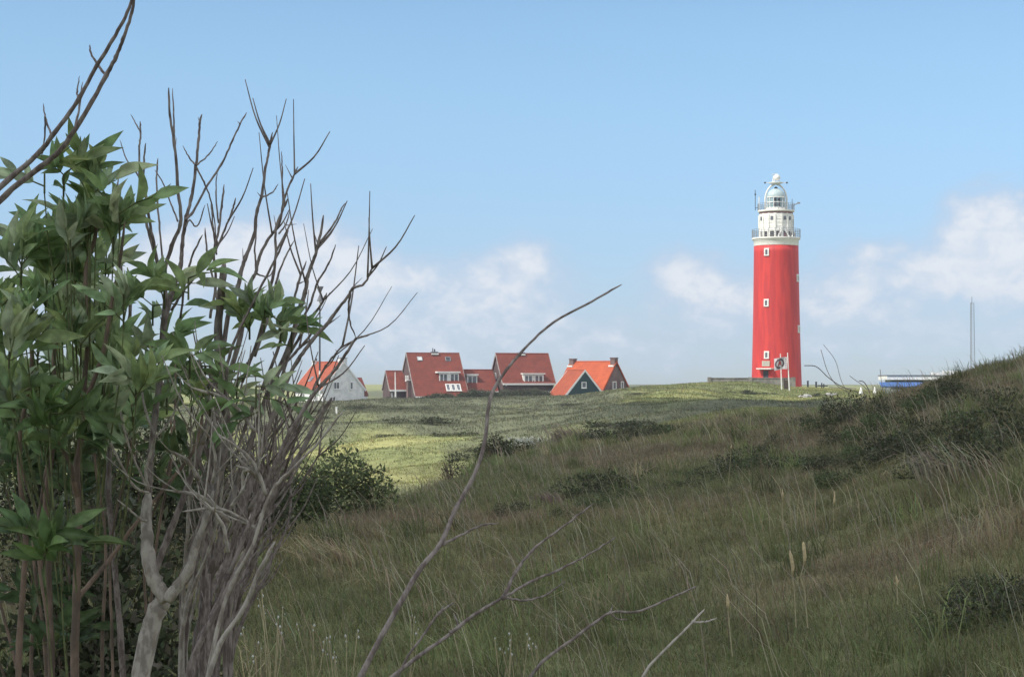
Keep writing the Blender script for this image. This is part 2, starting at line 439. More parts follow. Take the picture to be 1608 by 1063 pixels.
# plant cover colours by place: fresh/pale grass, heath-brown and dark low scrub
def cover(x, y):
    """base colour of the plant cover at x, y"""
    x = np.asarray(x, float); y = np.asarray(y, float)
    d = np.hypot(x, y)
    a = np.clip((fbm(x / 9, y / 9, 21) - .35) / .3, 0, 1)[..., None]
    s = max(1, 1)
    b = np.clip((fbm(x / (6 + d / 16), y / (7 + d / 12), 31) - .49) / .10, 0, 1)[..., None]
    c = np.clip((fbm(x / 3.2, y / 4.5, 41) - .50) / .18, 0, 1)[..., None]
    near = np.clip((62 - d) / 16, 0, 1)[..., None]
    olive = np.array([.225, .208, .100]); green = np.array([.165, .180, .078]); brown = np.array([.27, .205, .145])
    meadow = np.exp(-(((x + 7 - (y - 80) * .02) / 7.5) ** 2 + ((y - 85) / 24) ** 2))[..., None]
    nearc = (olive * (1 - a) + green * a) * (1 - .6 * c) + brown * .6 * c
    pale = np.array([.34, .335, .14]); fresh = np.array([.205, .225, .095]); heath = np.array([.135, .145, .088])
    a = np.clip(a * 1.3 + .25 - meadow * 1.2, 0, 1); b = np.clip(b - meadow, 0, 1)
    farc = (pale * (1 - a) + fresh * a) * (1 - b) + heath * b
    return nearc * near + farc * (1 - near)

# ------------------------------------------------------------------ the ground: one sheet to the horizon
def make_ground():
    aa = np.unique(np.concatenate([np.linspace(-PI, -.5, 60), np.linspace(-.5, .5, 420), np.linspace(.5, PI, 60)]))[:-1]
    rr = np.concatenate([[0.6], np.exp(np.linspace(math.log(1.2), math.log(1000), 330))])
    A, R = np.meshgrid(aa, rr)
    X = R * np.sin(A); Y = R * np.cos(A); Zz = zt(X, Y)
    na, nr = len(aa), len(rr)
    V = np.stack([X, Y, Zz], -1).reshape(-1, 3)
    i = np.arange(nr - 1)[:, None] * na; j = np.arange(na)[None, :]; k = (j + 1) % na
    Q = np.stack([i + j, i + k, i + na + k, i + na + j], -1).reshape(-1, 4)[:, ::-1]
    V = np.vstack([V, [[0, 0, V[:na, 2].mean()]]]); c = len(V) - 1
    T = np.stack([np.full(na, c), (np.arange(na) + 1) % na, np.arange(na)], -1)[:, ::-1]
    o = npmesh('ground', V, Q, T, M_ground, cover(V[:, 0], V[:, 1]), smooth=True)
    tag(o, kind='structure')
make_ground()

# ------------------------------------------------------------------ grass (uncountable)
def blades(name, x, y, L, wd, lean, col, label, wind=(-1, -.1), spread=.5, mat=None, z=None, grp=None):
    n = len(x)
    z = zt(x, y) - .02 if z is None else z
    B = np.stack([x, y, z], -1)
    th = rng.uniform(0, 2 * PI, n); wdir = np.stack([np.cos(th), np.sin(th), np.zeros(n)], -1)
    # blades mostly turn their width to the side
    le = np.stack([wind[0] * lean + rng.normal(0, spread, n) * .6, wind[1] * lean + rng.normal(0, spread, n) * .6, np.zeros(n)], -1)
    nm = np.linalg.norm(le, axis=1, keepdims=True); le = le * np.clip(.95 / np.maximum(nm, 1e-6), 0, 1)
    up = np.sqrt(np.clip(1 - np.sum(le * le, 1), .05, 1))
    L_ = L[:, None]
    m1 = B + le * L_ * .18; m1[:, 2] += L * .42
    m2 = B + le * L_ * .52; m2[:, 2] += L * .76 * (0.5 + .5 * up)
    tp = B + le * L_ * 1.0; tp[:, 2] += L * up * .92
    w0 = wdir * wd[:, None] * .5
    V = np.stack([B - w0, B + w0, m1 - w0, m1 + w0, m2 - w0 * .75, m2 + w0 * .75, tp], 1).reshape(-1, 3)
    o = np.arange(n)[:, None] * 7
    Q = np.concatenate([o + np.array([[0, 1, 3, 2]]), o + np.array([[2, 3, 5, 4]])])
    T = o + np.array([[4, 5, 6]])
    C = np.repeat(col[:, None, :], 7, 1)
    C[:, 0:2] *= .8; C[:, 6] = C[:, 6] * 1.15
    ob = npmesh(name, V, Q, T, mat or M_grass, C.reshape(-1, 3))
    tag(ob, label, 'grass', kind='stuff')
    return ob

def wedge(n, d0, d1, pw=1.0, a0=-.36, a1=.36):
    """random spots ahead, denser near the viewer"""
    t = rng.random(n)
    d = (d0 ** pw + t * (d1 ** pw - d0 ** pw)) ** (1 / pw)
    a = rng.uniform(a0, a1, n)
    return d * np.sin(a), d * np.cos(a), d

def tuft(x, y, n_each, r):
    X = np.repeat(x, n_each) + rng.normal(0, 1, len(x) * n_each) * np.repeat(r, n_each)
    Y = np.repeat(y, n_each) + rng.normal(0, 1, len(x) * n_each) * np.repeat(r, n_each)
    return X, Y

def jit(c, s=.22):
    k = 1 + rng.normal(0, s, (len(c), 1)); h = 1 + rng.normal(0, s * .35, c.shape)
    return np.clip(c * np.clip(k, .35, 2) * h, .008, .6)

# near slope in the shade of a cloud: fine turf
x, y, d = wedge(28000, 5.5, 60, 1.15)
X, Y = tuft(x, y, 28, .05 + d * .004)
D = np.hypot(X, Y)
c = jit(cover(X, Y), .25)
dry = rng.random(len(X)) < .12
c[dry] = jit(np.tile([[.26, .215, .135]], (dry.sum(), 1)), .25)
L = rng.uniform(.07, .20, len(X)) * (1 + .5 * (fbm(X / 2.5, Y / 2.5, 61) - .5) * 2)
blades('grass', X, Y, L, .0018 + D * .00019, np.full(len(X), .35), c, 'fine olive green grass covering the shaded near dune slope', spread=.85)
# taller bent dry stalks
x, y, d = wedge(1500, 6, 50, 1.2)
k = fbm(x / 3, y / 3, 77) > .47
x, y = x[k], y[k]
X, Y = tuft(x, y, 3, np.full(len(x), .12)); D = np.hypot(X, Y)
c = jit(np.tile([[.36, .31, .22]], (len(X), 1)), .2)
blades('dry_grass', X, Y, rng.uniform(.35, .68, len(X)), .0022 + D * .0002, rng.uniform(.25, .75, len(X)), c,
       'thin straw coloured stalks bent by the wind above the shaded turf', spread=.18)
# marram tufts standing out of the turf
x, y, d = wedge(520, 7, 52, 1.3)
nb = 46
X, Y = tuft(x, y, nb, np.full(len(x), .09)); D = np.hypot(X, Y)
kc = np.repeat(rng.uniform(.55, 1.5, (len(x), 1)), nb, 0); pick = np.repeat(rng.random(len(x)) < .35, nb)[:, None]
c = np.where(pick, np.array([[.27, .23, .135]]), np.array([[.16, .185, .075]])) * kc
blades('marram_tufts', X, Y, rng.uniform(.6, 1.3, len(X)) * np.repeat(rng.uniform(.25, .42, len(x)), nb), .0035 + D * .00022, np.full(len(X), .3), jit(c, .15),
       'denser marram grass tufts standing out of the shaded near slope', spread=.75)
# long pale stalks swept to the left across the lower right
n_ = 120; t_ = rng.random(n_); dd_ = 8.2 + 12 * t_ ** 1.3; aa_ = rng.uniform(-.06, .30, n_)
X = dd_ * np.sin(aa_); Y = dd_ * np.cos(aa_)
blades('tall_dry_grass', X, Y, rng.uniform(.5, 1.0, n_), .0022 + dd_ * .00018, rng.uniform(.35, .85, n_), jit(np.tile([[.40, .36, .25]], (n_, 1)), .15),
       'long pale stalks swept to the left across the lower right of the slope', spread=.2)
# middle distance and far dunes, lit by the sun
x, y, d = wedge(42000, 55, 290, 1.2, -.34, .34)
X, Y = tuft(x, y, 12, .12 + d * .0016); D = np.hypot(X, Y)
c = jit(cover(X, Y), .2)
dry = rng.random(len(X)) < .10
c[dry] = jit(np.tile([[.30, .27, .15]], (dry.sum(), 1)), .2)
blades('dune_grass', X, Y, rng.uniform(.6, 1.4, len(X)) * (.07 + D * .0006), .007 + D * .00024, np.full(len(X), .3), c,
       'pale green and yellow marram grass on the sunlit dunes in the valley', spread=.5)

# ------------------------------------------------------------------ the cloud that shades the near slope
def make_cloud():
    H = 900.0
    poly = [(-90,-70),(-75,10),(-34,38),(-12,47),(4,58),(9,110),(19,165),(36,208),(54,222),(85,200),(110,120),(120,20),(110,-70)]
    def inside(x, y):
        c = False; j = len(poly) - 1
        for i in range(len(poly)):
            xi, yi = poly[i]; xj, yj = poly[j]
            if (yi > y) != (yj > y) and x < (xj - xi) * (y - yi) / (yj - yi) + xi: c = not c
            j = i
        return c
    off = sun_dir * (H / sun_dir.z)
    r = random.Random(5); mb = MB(); n = 0
    base = Vector((10 + off.x, 20 + off.y, H))
    import bmesh
    bm = bmesh.new(); bmesh.ops.create_icosphere(bm, subdivisions=2, radius=1)
    vs = [v.co.copy() for v in bm.verts]; fs = [[v.index for v in f.verts] for f in bm.faces]; bm.free()
    for gx in range(-90, 121, 11):
        for gy in range(-70, 230, 11):
            x = gx + r.uniform(-4, 4); y = gy + r.uniform(-4, 4)
            if not inside(x, y): continue
            R = r.uniform(11, 15)
            c = Vector((x + off.x, y + off.y, H)) - base
            mb.add([Vector((v.x * R, v.y * R, max(v.z, -.35) * R * r.uniform(.6, .8))) + c for v in vs], fs)
            n += 1
    o = mb.build('cloud', M_cloud, smooth=True)
    o.location = base
    tag(o, kind='structure')
make_cloud()

# ------------------------------------------------------------------ lighthouse
MPL = 300 / F
def make_lighthouse():
    cx = P(1219.5, 600, 300).x
    def h(py): return P(1219.5, py, 300).z
    z0 = h(628)
    root = empty('lighthouse', (cx, 300, z0), 0, 'tall red round lighthouse with white gallery and glazed lantern on top', 'lighthouse')
    def zz(py): return h(py) - z0
    def R(p): return p * MPL
    m = MB(); n = 24
    prr = []
    for k in range(n + 1):
        py = 628 + (387 - 628) * k / n
        t = (608 - py) / (608 - 387)
        prr.append((R(39.2 - 4.4 * t - .6 * math.sin(max(0, t) * PI)), zz(py)))
    m.lathe(prr, 64); m.build('tower_shaft', M_red, root, True)
    m = MB(); m.lathe([(R(34.9), zz(387)), (R(35.2), zz(386.2)), (R(35), zz(379)), (R(36.8), zz(377.5)), (R(36.8), zz(377))], 64)
    m.build('white_band', M_cream, root, True)
    m = MB(); m.lathe([(R(36), zz(377)), (R(38), zz(376.4)), (R(38), zz(374.2)), (R(30), zz(374))], 64)
    gal = m.build('gallery_deck', M_cream, root)
    def railing(r, pb, pt, n, par, rails=4, rad=.035, mat=M_grey):
        m = MB()
        for k in range(n):
            a = 2 * PI * k / n
            m.tube([(r*math.cos(a), r*math.sin(a), zz(pb)), (r*math.cos(a), r*math.sin(a), zz(pt))], rad, 5)
        for j in range(rails):
            z = zz(pb) + (zz(pt) - zz(pb)) * (j + 1) / rails
            m.tube([(r*math.cos(2*PI*i/48), r*math.sin(2*PI*i/48), z) for i in range(49)], rad * .8, 5, False)
        return m.build('railing', mat, par)
    railing(R(37.6), 374.4, 361, 40, gal, 5)
    # lower open stage below the watch room: posts, dark recess and parapet pieces
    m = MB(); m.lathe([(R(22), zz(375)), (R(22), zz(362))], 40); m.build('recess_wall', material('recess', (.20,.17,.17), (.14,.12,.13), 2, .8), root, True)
    for k in range(16):
        a = 2 * PI * (k + .5) / 16 - PI / 2
        w = .16 if k % 2 else .22
        p = MB(Matrix.Rotation(a, 4, 'Z')); p.box(R(25.2), R(27.2), -w, w, zz(374.2), zz(363.6)); p.build('post', M_cream, root)
    p = MB(); p.lathe([(R(27.6), zz(364.4)), (R(27.6), zz(361)), (R(23), zz(361))], 16, a0=PI/16, a1=PI/16+2*PI, cap=True); p.build('ring_beam', M_cream, root)
    # dark panel with slanted white brace each side, at the front right
    M_maroon = material('maroon_panel', (.17,.07,.09), (.12,.06,.08), 2, .7)
    for a in (-PI/2 + .28, -PI/2 + 1.15):
        p = MB(Matrix.Rotation(a, 4, 'Z')); p.box(R(25.9), R(26.6), -.8, .8, zz(373.6), zz(367.2)); p.build('panel', M_maroon, root)
        for s in (-1, 1):
            q = MB(Matrix.Rotation(a, 4, 'Z'))
            q.tube([(R(28.6), s*.95, zz(374)), (R(27.4), s*.45, zz(364.5))], .13, 6); q.build('brace', M_cream, root)
    # watch room: sixteen sided drum
    m = MB(); m.lathe([(R(26.8), zz(361.2)), (R(27), zz(341)), (R(27), zz(337.5)), (R(26), zz(336))], 16, a0=PI/16, a1=PI/16+2*PI)
    drum = m.build('watch_room', M_cream, root)
    m = MB(); m.lathe([(R(26.3), zz(338)), (R(26.3), zz(333.5))], 48); m.build('painted_shade_strip', material('shade_strip_red', (.33,.20,.19), (.25,.15,.15), 3, .7), root, True)  # dark red strip: shade under the upper gallery put into its colour
    for k in range(16):
        a = 2 * PI * k / 16 - PI / 2
        p = MB(Matrix.Rotation(a + PI/16, 4, 'Z')); p.box(R(26.8), R(27.9), -.10, .10, zz(361.4), zz(338.6)); p.build('pilaster', M_cream, drum)
    for zpy in (345.5, 351, 357):
        p = MB(); p.lathe([(R(27.05), zz(zpy + .25)), (R(27.45), zz(zpy)), (R(27.05), zz(zpy - .25))], 16, a0=PI/16, a1=PI/16+2*PI, cap=False); p.build('moulding', M_cream, drum)
    for ang in (-PI/2 - .44, -PI/2 + .22, -PI/2 + .97, -PI/2 - 1.2, 0.6, 2.2):
        k = round((ang + PI/2) / (PI/8)); a = -PI/2 + k * PI / 8
        M2 = Matrix.Rotation(a, 4, 'Z')
        p = MB(M2); p.box(R(26.5), R(27.25), -.20, .20, zz(347.2), zz(341.6)); w = p.build('window', M_glass, drum)
    for k in (3, 4, 5):           # tall glazed bays towards the right
        a = -PI/2 + k * PI / 8
        M2 = Matrix.Rotation(a, 4, 'Z')
        for zlo, zhi in ((360, 352), (350.6, 346)):
            p = MB(M2); p.box(R(26.4), R(27.1), -.34, .34, zz(zlo), zz(zhi)); w = p.build('window', M_glass, drum)
            p = MB(M2); p.box(R(27.1), R(27.35), -.05, .05, zz(zlo), zz(zhi)); p.box(R(27.12), R(27.32), -.34, .34, zz((zlo+zhi)/2+.3), zz((zlo+zhi)/2-.3)); p.build('glazing_bar', M_cream, w)
    m = MB(); m.lathe([(R(26), zz(334)), (R(28.8), zz(333.2)), (R(28.8), zz(331.2)), (R(20), zz(331))], 48)
    g2 = m.build('upper_gallery_deck', M_cream, root)
    railing(R(28.6), 331.2, 320.5, 32, g2, 4, .03)
    # lantern
    m = MB(); m.lathe([(R(15.4), zz(331)), (R(15.4), zz(326.4)), (R(14.2), zz(326.2))], 32); lant = m.build('lantern_base', M_cream, root)
    m = MB(); m.lathe([(R(13.9), zz(326.3)), (R(13.9), zz(311))], 24, cap=False); m.build('lantern_glazing', M_lamp, root)
    m = MB()
    for k in range(12):
        a = 2 * PI * k / 12 + .13
        m.tube([(R(14.2)*math.cos(a), R(14.2)*math.sin(a), zz(326.4)), (R(14.2)*math.cos(a), R(14.2)*math.sin(a), zz(310.6))], .07, 5)
    for py in (310.6, 318.6):
        m.tube([(R(14.2)*math.cos(2*PI*i/32), R(14.2)*math.sin(2*PI*i/32), zz(py)) for i in range(33)], .09, 5, False)
    m.build('glazing_bars', M_white, root)
    for (dx, dy) in ((-3.2, -14.05), (2.6, -14.2)):
        for (pa, pb) in ((325.2, 319.8), (317, 312.4)):
            m = MB(); m.box(R(dx - 1.7), R(dx + 1.7), R(dy) - .12, R(dy) - .02, zz(pa), zz(pb)); m.build('lamp_lens', M_dark, root)
    m = MB(); pr = [(R(14.4 * math.cos(t)), zz(310.4) + R(14.2) * math.sin(t) * 1.0) for t in [i * PI / 2 / 12 for i in range(12)]] + [(R(.4), zz(310.4) + R(14.2))]
    m.lathe(pr, 36); m.build('dome', M_copper, root, True)
    m = MB(); m.lathe([(R(2.6), zz(297.2)), (R(2.6), zz(294.6)), (R(1), zz(293.6))], 16); m.build('vent_cap', M_dark, root)
    # the eight white hoops standing round the lantern
    for k in range(1):
        a = 0.0
        m = MB(Matrix.Rotation(a, 4, 'Z'))
        for s in (-1, 1):
            pts = [(s * R(16.9), 0, zz(331))]
            for t in range(0, 11):
                th = t / 10 * PI / 2 * .93
                pts.append((s * R(16.9) * (math.cos(th) * .82 + .18 * (1 - t / 10)) - 0, 0, zz(312) + R(22.5) * math.sin(th)))
            pts.append((s * R(1.5), 0, zz(289)))
            m.tube(pts, .15, 8)
        m.build('hoop', M_white, root, True)
    m = MB(); m.lathe([(R(5), zz(289.6)), (R(11), zz(288)), (R(11), zz(286.8)), (R(5), zz(286.2))], 24); top = m.build('top_platform', M_white, root)
    m = MB()
    for s in (-1, 1): m.tube([(s * R(8), 0, zz(287.2)), (s * R(17.2), 0, zz(287.2))], .05, 5)
    m.build('arm', M_white, root)
    for s in (-1, 1):
        m = MB(); m.lathe([(.02, -.16), (.13, -.1), (.17, 0), (.13, .1), (.02, .16)], 10, (s * R(17.2), 0, zz(287.2))); m.build('sensor_ball', M_dark, root, True)
    m = MB(); m.lathe([(.02, -.55), (.4, -.4), (.58, 0), (.4, .4), (.02, .55)], 16, (R(1.6), 0, zz(279.2))); m.build('radar_ball', M_white, root, True)
    m = MB()
    for (xx) in (-5, -2.5, 5.5):
        m.tube([(R(xx), 0, zz(286)), (R(xx * .7), 0, zz(276))], .09, 6)
    m.tube([(R(-5), 0, zz(281)), (R(5.5), 0, zz(281))], .06, 5)
    m.box(R(-6.5), R(3.5), -.12, .12, zz(274.4), zz(273.4)); m.tube([(0, 0, zz(282)), (0, 0, zz(273))], .1, 6)
    m.build('radar_scanner', M_white, root)
    # masts on the upper gallery
    for (px, a, b, r_) in ((1186.5, 331, 299, .05), (1192.5, 331, 309, .08), (1244.5, 331, 313, .04)):
        m = MB(); dx = (px - 1219.5) * MPL
        m.tube([(dx, -.3, zz(a)), (dx, -.3, zz(b))], r_, 6)
        if px < 1190: m.tube([(dx, -.3, zz(327)), (R(-28.6), -.3, zz(327))], .04, 5); m.box(dx-.12, dx+.12, -.42, -.18, zz(307), zz(305))
        m.build('antenna', M_white if px == 1192.5 else M_dark, root)
    m = MB(); m.tube([(R(28.6), -.3, zz(322)), (R(36), -.3, zz(319))], .09, 6); m.box(R(33), R(37.5), -.5, -.1, zz(320.5), zz(318)); m.build('radar_bracket', M_grey, root)
    # windows of the shaft
    def shaft_r(py):
        t = (608 - py) / (608 - 387); return R(39.2 - 4.4 * t - .6 * math.sin(max(0, t) * PI))
    for (px, py) in ((1200.6, 397), (1199.8, 476), (1199.6, 557), (1250.4, 437), (1251.8, 516.5)):
        r = shaft_r(py); a = math.asin((px - 1219.5) * MPL / r) - PI / 2
        zc = zz(py); w, hh = .36, .52
        M2 = Matrix.Rotation(a, 4, 'Z')
        m = MB(M2); m.box(r-.5, r+.08, -w-.07, w+.07, zc+hh*.55, zc+hh+.02); 
        m.box(r-.5, r+.14, -w-.06, -w+.16, zc-hh, zc+hh*.55); m.box(r-.5, r+.14, w-.16, w+.06, zc-hh, zc+hh*.55)
        m.box(r-.5, r+.17, -w-.07, w+.07, zc-hh-.18, zc-hh)
        f = m.build('window', M_white, root)
        m = MB(M2); m.box(r-.5, r+.03, -w+.16, w-.16, zc-hh, zc+hh*.55); m.build('pane', M_glass, f)
    r = shaft_r(580); a = math.asin(-21 * MPL / r) - PI / 2; M2 = Matrix.Rotation(a, 4, 'Z')
    m = MB(M2); m.box(r-.3, r+.10, -.66, .66, zz(575.3), zz(567)); pl = m.build('plaque', material('sand_stone', (.50,.46,.36), (.42,.38,.30), 5, .8), root)
    m = MB(M2)
    for j in range(4): m.box(r+.102, r+.112, -.5, .5 - .1 * (j % 2), zz(573.6 - j*1.7), zz(573.1 - j*1.7))
    m.build('inscription', M_grey, pl)
    m = MB(M2); m.box(r-.6, r+.95, -1.3, 1.3, zz(579.9), zz(578.2)); m.box(r-.6, r+.8, -1.1, 1.1, zz(580.6), zz(579.9)); m.build('canopy', M_white, root)
    m = MB(M2); m.box(r-.5, r+.05, -.6, .6, zz(612), zz(580.7)); dr = m.build('door_frame', M_red, root)
    m = MB(M2); m.box(r-.45, r+.07, -.46, .46, zz(612), zz(582)); m.build('door', M_dark, root)
make_lighthouse()

# ------------------------------------------------------------------ houses
def prism(mb, x0, x1, pr):
    n = len(pr)
    vs = [(x0, a, b) for a, b in pr] + [(x1, a, b) for a, b in pr]
    fs = [tuple(range(n)), tuple(reversed(range(n, 2 * n)))] + [(i, i + n, (i + 1) % n + n, (i + 1) % n) for i in range(n)]
    mb.add(vs, fs)

def gable(root, M, x0, x1, a, b, hf, hb, hr, wall, roof, trim=M_white, ov=.25, verge=True, y0=0.0, gutter=True, front_only=False):
    """walls with a pitched roof; ridge along local x at y0, front (-y) eave a away and hf high"""
    m = MB(M); prism(m, x0, x1, [(y0-a, 0), (y0-a, hf), (y0, hr), (y0+b, hb), (y0+b, 0)][::-1]); m.build('wall', wall, root)
    m = MB(M); t = .16
    def slope(run, he, s):
        pit = math.atan2(hr - he, run); ex = .35
        ye, ze = y0 + s * (run + ex * math.cos(pit)), he - ex * math.sin(pit)
        nx, nz = s * math.sin(pit), math.cos(pit)
        up = [(y0, hr + .03), (ye + nx*.03, ze + nz*.03), (ye + nx*(t+.03), ze + nz*(t+.03)), (y0, hr + .03 + t / math.cos(pit))]
        if s > 0: up = up[::-1]
        prism(m, x0 - ov, x1 + ov, up)
        return ye + nx*.03, ze + nz*.03, pit
    f = slope(a, hf, -1); bk = slope(b, hb, 1)
    rf = m.build('roof', roof, root)
    m = MB(M); m.tube([(x0 - ov, y0, hr + .24), (x1 + ov, y0, hr + .24)], .11, 8); m.build('ridge_tiles', roof, rf)
    if verge:
        for xx in (x0 - ov - .06, x1 + ov + .0):
            for (ye, ze, pit) in (f, bk):
                s = -1 if ye < y0 else 1
                m = MB(M); nx, nz = s * math.sin(pit), math.cos(pit)
                pr = [(y0, hr - .02), (ye - nx*.14, ze - nz*.14), (ye + nx*.17, ze + nz*.17), (y0, hr + .22 / math.cos(pit))]
                if s > 0: pr = pr[::-1]
                prism(m, xx, xx + .058, pr); m.build('bargeboard', M_verge if wall is M_brick else trim, root)
    if gutter:
        m = MB(M); m.box(x0 - ov, x1 + ov, f[0] - .16, f[0] - .02, f[1] - .06, f[1] + .12); m.build('gutter', trim, root)
    return rf

def window(root, M, c, rx, nx, w, h, bars=1, hbar=False, frame=M_white, fw=.09, depth=.08):
    """framed window: c centre, rx right direction, nx outward direction"""
    c = Vector(c); rx = Vector(rx).normalized(); nx = Vector(nx).normalized(); up = nx.cross(rx) * -1
    if up.z < 0: up = -up
    B = Matrix((( rx.x, nx.x, up.x, c.x), (rx.y, nx.y, up.y, c.y), (rx.z, nx.z, up.z, c.z), (0,0,0,1)))
    MM = M @ B
    m = MB(MM)
    m.box(-w/2, -w/2+fw, -.05, depth, -h/2, h/2); m.box(w/2-fw, w/2, -.05, depth, -h/2, h/2)
    m.box(-w/2+fw, w/2-fw, -.05, depth-.003, -h/2, -h/2+fw); m.box(-w/2+fw, w/2-fw, -.05, depth-.003, h/2-fw, h/2)
    for k in range(bars):
        xx = -w/2 + w * (k + 1) / (bars + 1); m.box(xx - fw*.4, xx + fw*.4, -.05, depth-.01, -h/2+fw, h/2-fw)
    if hbar: m.box(-w/2+fw, w/2-fw, -.05, depth-.015, h*.18, h*.18+fw*.6)
    m.box(-w/2-.06, w/2+.06, -.02, depth+.06, -h/2-.07, -h/2-.002)
    f = m.build('window', frame, root)
    m = MB(MM); m.box(-w/2+fw*.9, w/2-fw*.9, -.04, .015, -h/2+fw*.9, h/2-fw*.9); m.build('pane', M_glass, f)
    return f

def chimney(root, M, x, y, w, dpt, z0, z1, mat, pot=True, flash=True, cap=None):
    m = MB(M); m.box(x-w/2, x+w/2, y-dpt/2, y+dpt/2, z0, z1); c = m.build('chimney', mat, root)
    m = MB(M); m.box(x-w/2-.07, x+w/2+.07, y-dpt/2-.07, y+dpt/2+.07, z1, z1+.12); m.build('cap', cap or mat, c)
    if pot:
        m = MB(M); m.lathe([(.13, z1+.12), (.11, z1+.5)], 10, (x+.05, y, 0)); m.build('pot', M_dark, c)
    if flash:
        m = MB(M); m.box(x-w/2-.12, x+w/2+.12, y-dpt/2-.14, y-dpt/2-.01, z0+.35, z0+.58); m.build('flashing', M_white, c)
    return c

I4 = Matrix.Identity(4)
# -- big red roofed house (left of the joined pair) with its low wing and the link roof
BETA = math.radians(19)
def house_a():
    d = 290; p = P(679.5, 557, d); zg = P(0, 629, d).z
    hr = p.z - zg
    root = empty('brick_house', (p.x, d, zg), BETA, 'large red roofed brick house with a tall white window bay, low wing on its left', 'house')
    gable(root, I4, -4.2, 4.2, 4.9, 3.2, .85, 3.2, hr, M_brick, M_roof_red, ov=.12)
    k = d / F
    def hh(py): return P(0, py, d).z - zg
    pit = math.atan2(hr - .85, 4.9)
    def yslope(z): return -(hr - z) / math.tan(pit)
    chimney(root, I4, .25, 0, .95, .7, hr - .35, hr + .38, M_brick, cap=M_grey)
    m = MB(); m.tube([(.0, 0, hr + .5), (.0, 0, hr + 1.05)], .07, 6); m.build('flue_pipe', M_dark, root)
    # roof windows lie in the slope
    for xx, mat_ in ((-2.35, M_render), (2.25, M_dark)):
        z = hh(565); MM = Matrix.Translation((xx, yslope(z), z)) @ Matrix.Rotation(pit, 4, 'X')
        m = MB(MM); m.box(-.42, .42, -.4, .4, .2, .30); f = m.build('roof_window', M_grey, root)
        m = MB(MM); m.box(-.33, .33, -.31, .31, .26, .315); m.build('pane', mat_ if xx > 0 else material('bright_glass', (.6,.62,.6), None, 2, .2), f)
    # upper window bay
    x0, x1 = -.05, 3.3
    zt_, zb = hh(584.6), hh(600.2); yf = yslope(zb) - .05
    m = MB(); prism(m, x0, x1, [(yf+.1, zb), (yf+.1, zt_-.15), (yslope(zt_)+.3, zt_-.1), (yslope(zb)+.3, zb)][::-1]); dm = m.build('dormer', M_roof_red, root)
    m = MB(); m.box(x0-.25, x1+.15, yf-.25, yslope(zt_)+.5, zt_-.12, zt_+.12); m.build('dormer_roof', M_white, dm)
    for a_, b_ in ((x0+.1, (x0+x1)/2-.15), ((x0+x1)/2+.15, x1-.05)):
        window(root, I4, ((a_+b_)/2, yf+.06, (zt_-.15+zb)/2), (1,0,0), (0,-1,0), b_-a_, zt_-.17-zb, 1, fw=.17)
    m = MB(); m.box((x0+x1)/2-.15, (x0+x1)/2+.15, yf-.03, yf+.1, zb-.1, zt_-.12); m.box(x0+.0, x1+.1, yf-.06, yf+.1, zb-.22, zb-.08); m.build('dormer_trim', M_white, dm)
    # lower projecting windows
    zb2 = hh(614.5); zt2 = zb - .25; yf2 = yslope(zb2) - .30
    m = MB(); prism(m, x0+.8, x1+.1, [(yf2+.05, zb2), (yslope(zt2)-.25, zt2), (yslope(zt2)+.3, zt2), (yslope(zb2)+.3, zb2)][::-1]); dm2 = m.build('bay', M_roof_red, root)
    ru = (yslope(zt2) - .25) - (yf2 + .05); nrm = Vector((0, -(zt2 - zb2), ru)).normalized()
    for k_ in range(3):
        a_ = x0 + .9 + k_ * .83
        c = Vector((a_ + .4, yf2+.05+ru/2, (zb2+zt2)/2)) + nrm * .03
        window(root, I4, c, (1,0,0), nrm, .76, math.hypot(zt2-zb2, ru) - .1, 0, fw=.15)
    # small side windows in the gable that looks left
    for yy in (.35, -.75):
        window(root, I4, (-4.22, yy, hh(594)), (0,-1,0), (-1,0,0), .55, .85, 0, fw=.13)
    m = MB(); m.box(-4.9, -4.2, -2.6, -1.5, hh(597.6), hh(596.4)); m.build('bracket_shelf', M_white, root)
    m = MB(); m.box(-4.75, -4.2, -2.5, -1.6, 0, hh(597.7)); m.build('side_porch', M_brick2, root)
    # low left wing
    y0 = 2.4; hw = hh(585); he = hh(610.4)
    gable(root, I4, -6.9, -4.2, 2.15, 2.0, he, he, hw, M_brick, M_roof_red, ov=.1, y0=y0)
    m = MB(); m.box(-6.98, -3.9, y0-2.15-.62, y0-2.15-.42, he-.42, he-.12); m.build('fascia', M_white, root)
    m = MB(); m.box(-6.2, -5.85, y0-2.22, y0-2.15, 0, 1.55); m.build('door', M_white, root)
    window(root, I4, (-6.55, y0-2.16, .8), (1,0,0), (0,-1,0), .3, .9, 0)
    # link roof to the right
    hl = hh(583); hel = hh(613)
    gable(root, I4, 4.2, 10.2, 2.7, 2.6, hel, hel, hl, M_brick, M_roof_red, ov=0.0, verge=False, y0=.8)
    zt3, zb3 = hh(588.2) , hh(603.2); pl = math.atan2(hl - hel, 2.7)
    def ysl(z): return .8 - (hl - z) / math.tan(pl)
    yf = ysl(zb3) - .05; xa, xb = 5.3, 7.05
    m = MB(); prism(m, xa, xb, [(yf+.1, zb3), (yf+.1, zt3-.15), (ysl(zt3)+.3, zt3-.1), (ysl(zb3)+.3, zb3)][::-1]); dm = m.build('dormer', M_white, root)
    m = MB(); m.box(xa-.1, xb+.1, yf-.2, ysl(zt3)+.4, zt3-.12, zt3+.1); m.box(xa-.1, xb+.1, yf-.1, yf+.05, zb3-.2, zb3-.06); m.build('dormer_roof', M_white, dm)
    window(root, I4, ((xa+xb)/2, yf+.06, (zt3-.14+zb3)/2), (1,0,0), (0,-1,0), xb-xa-.1, zt3-.17-zb3, 1, fw=.15)
house_a()

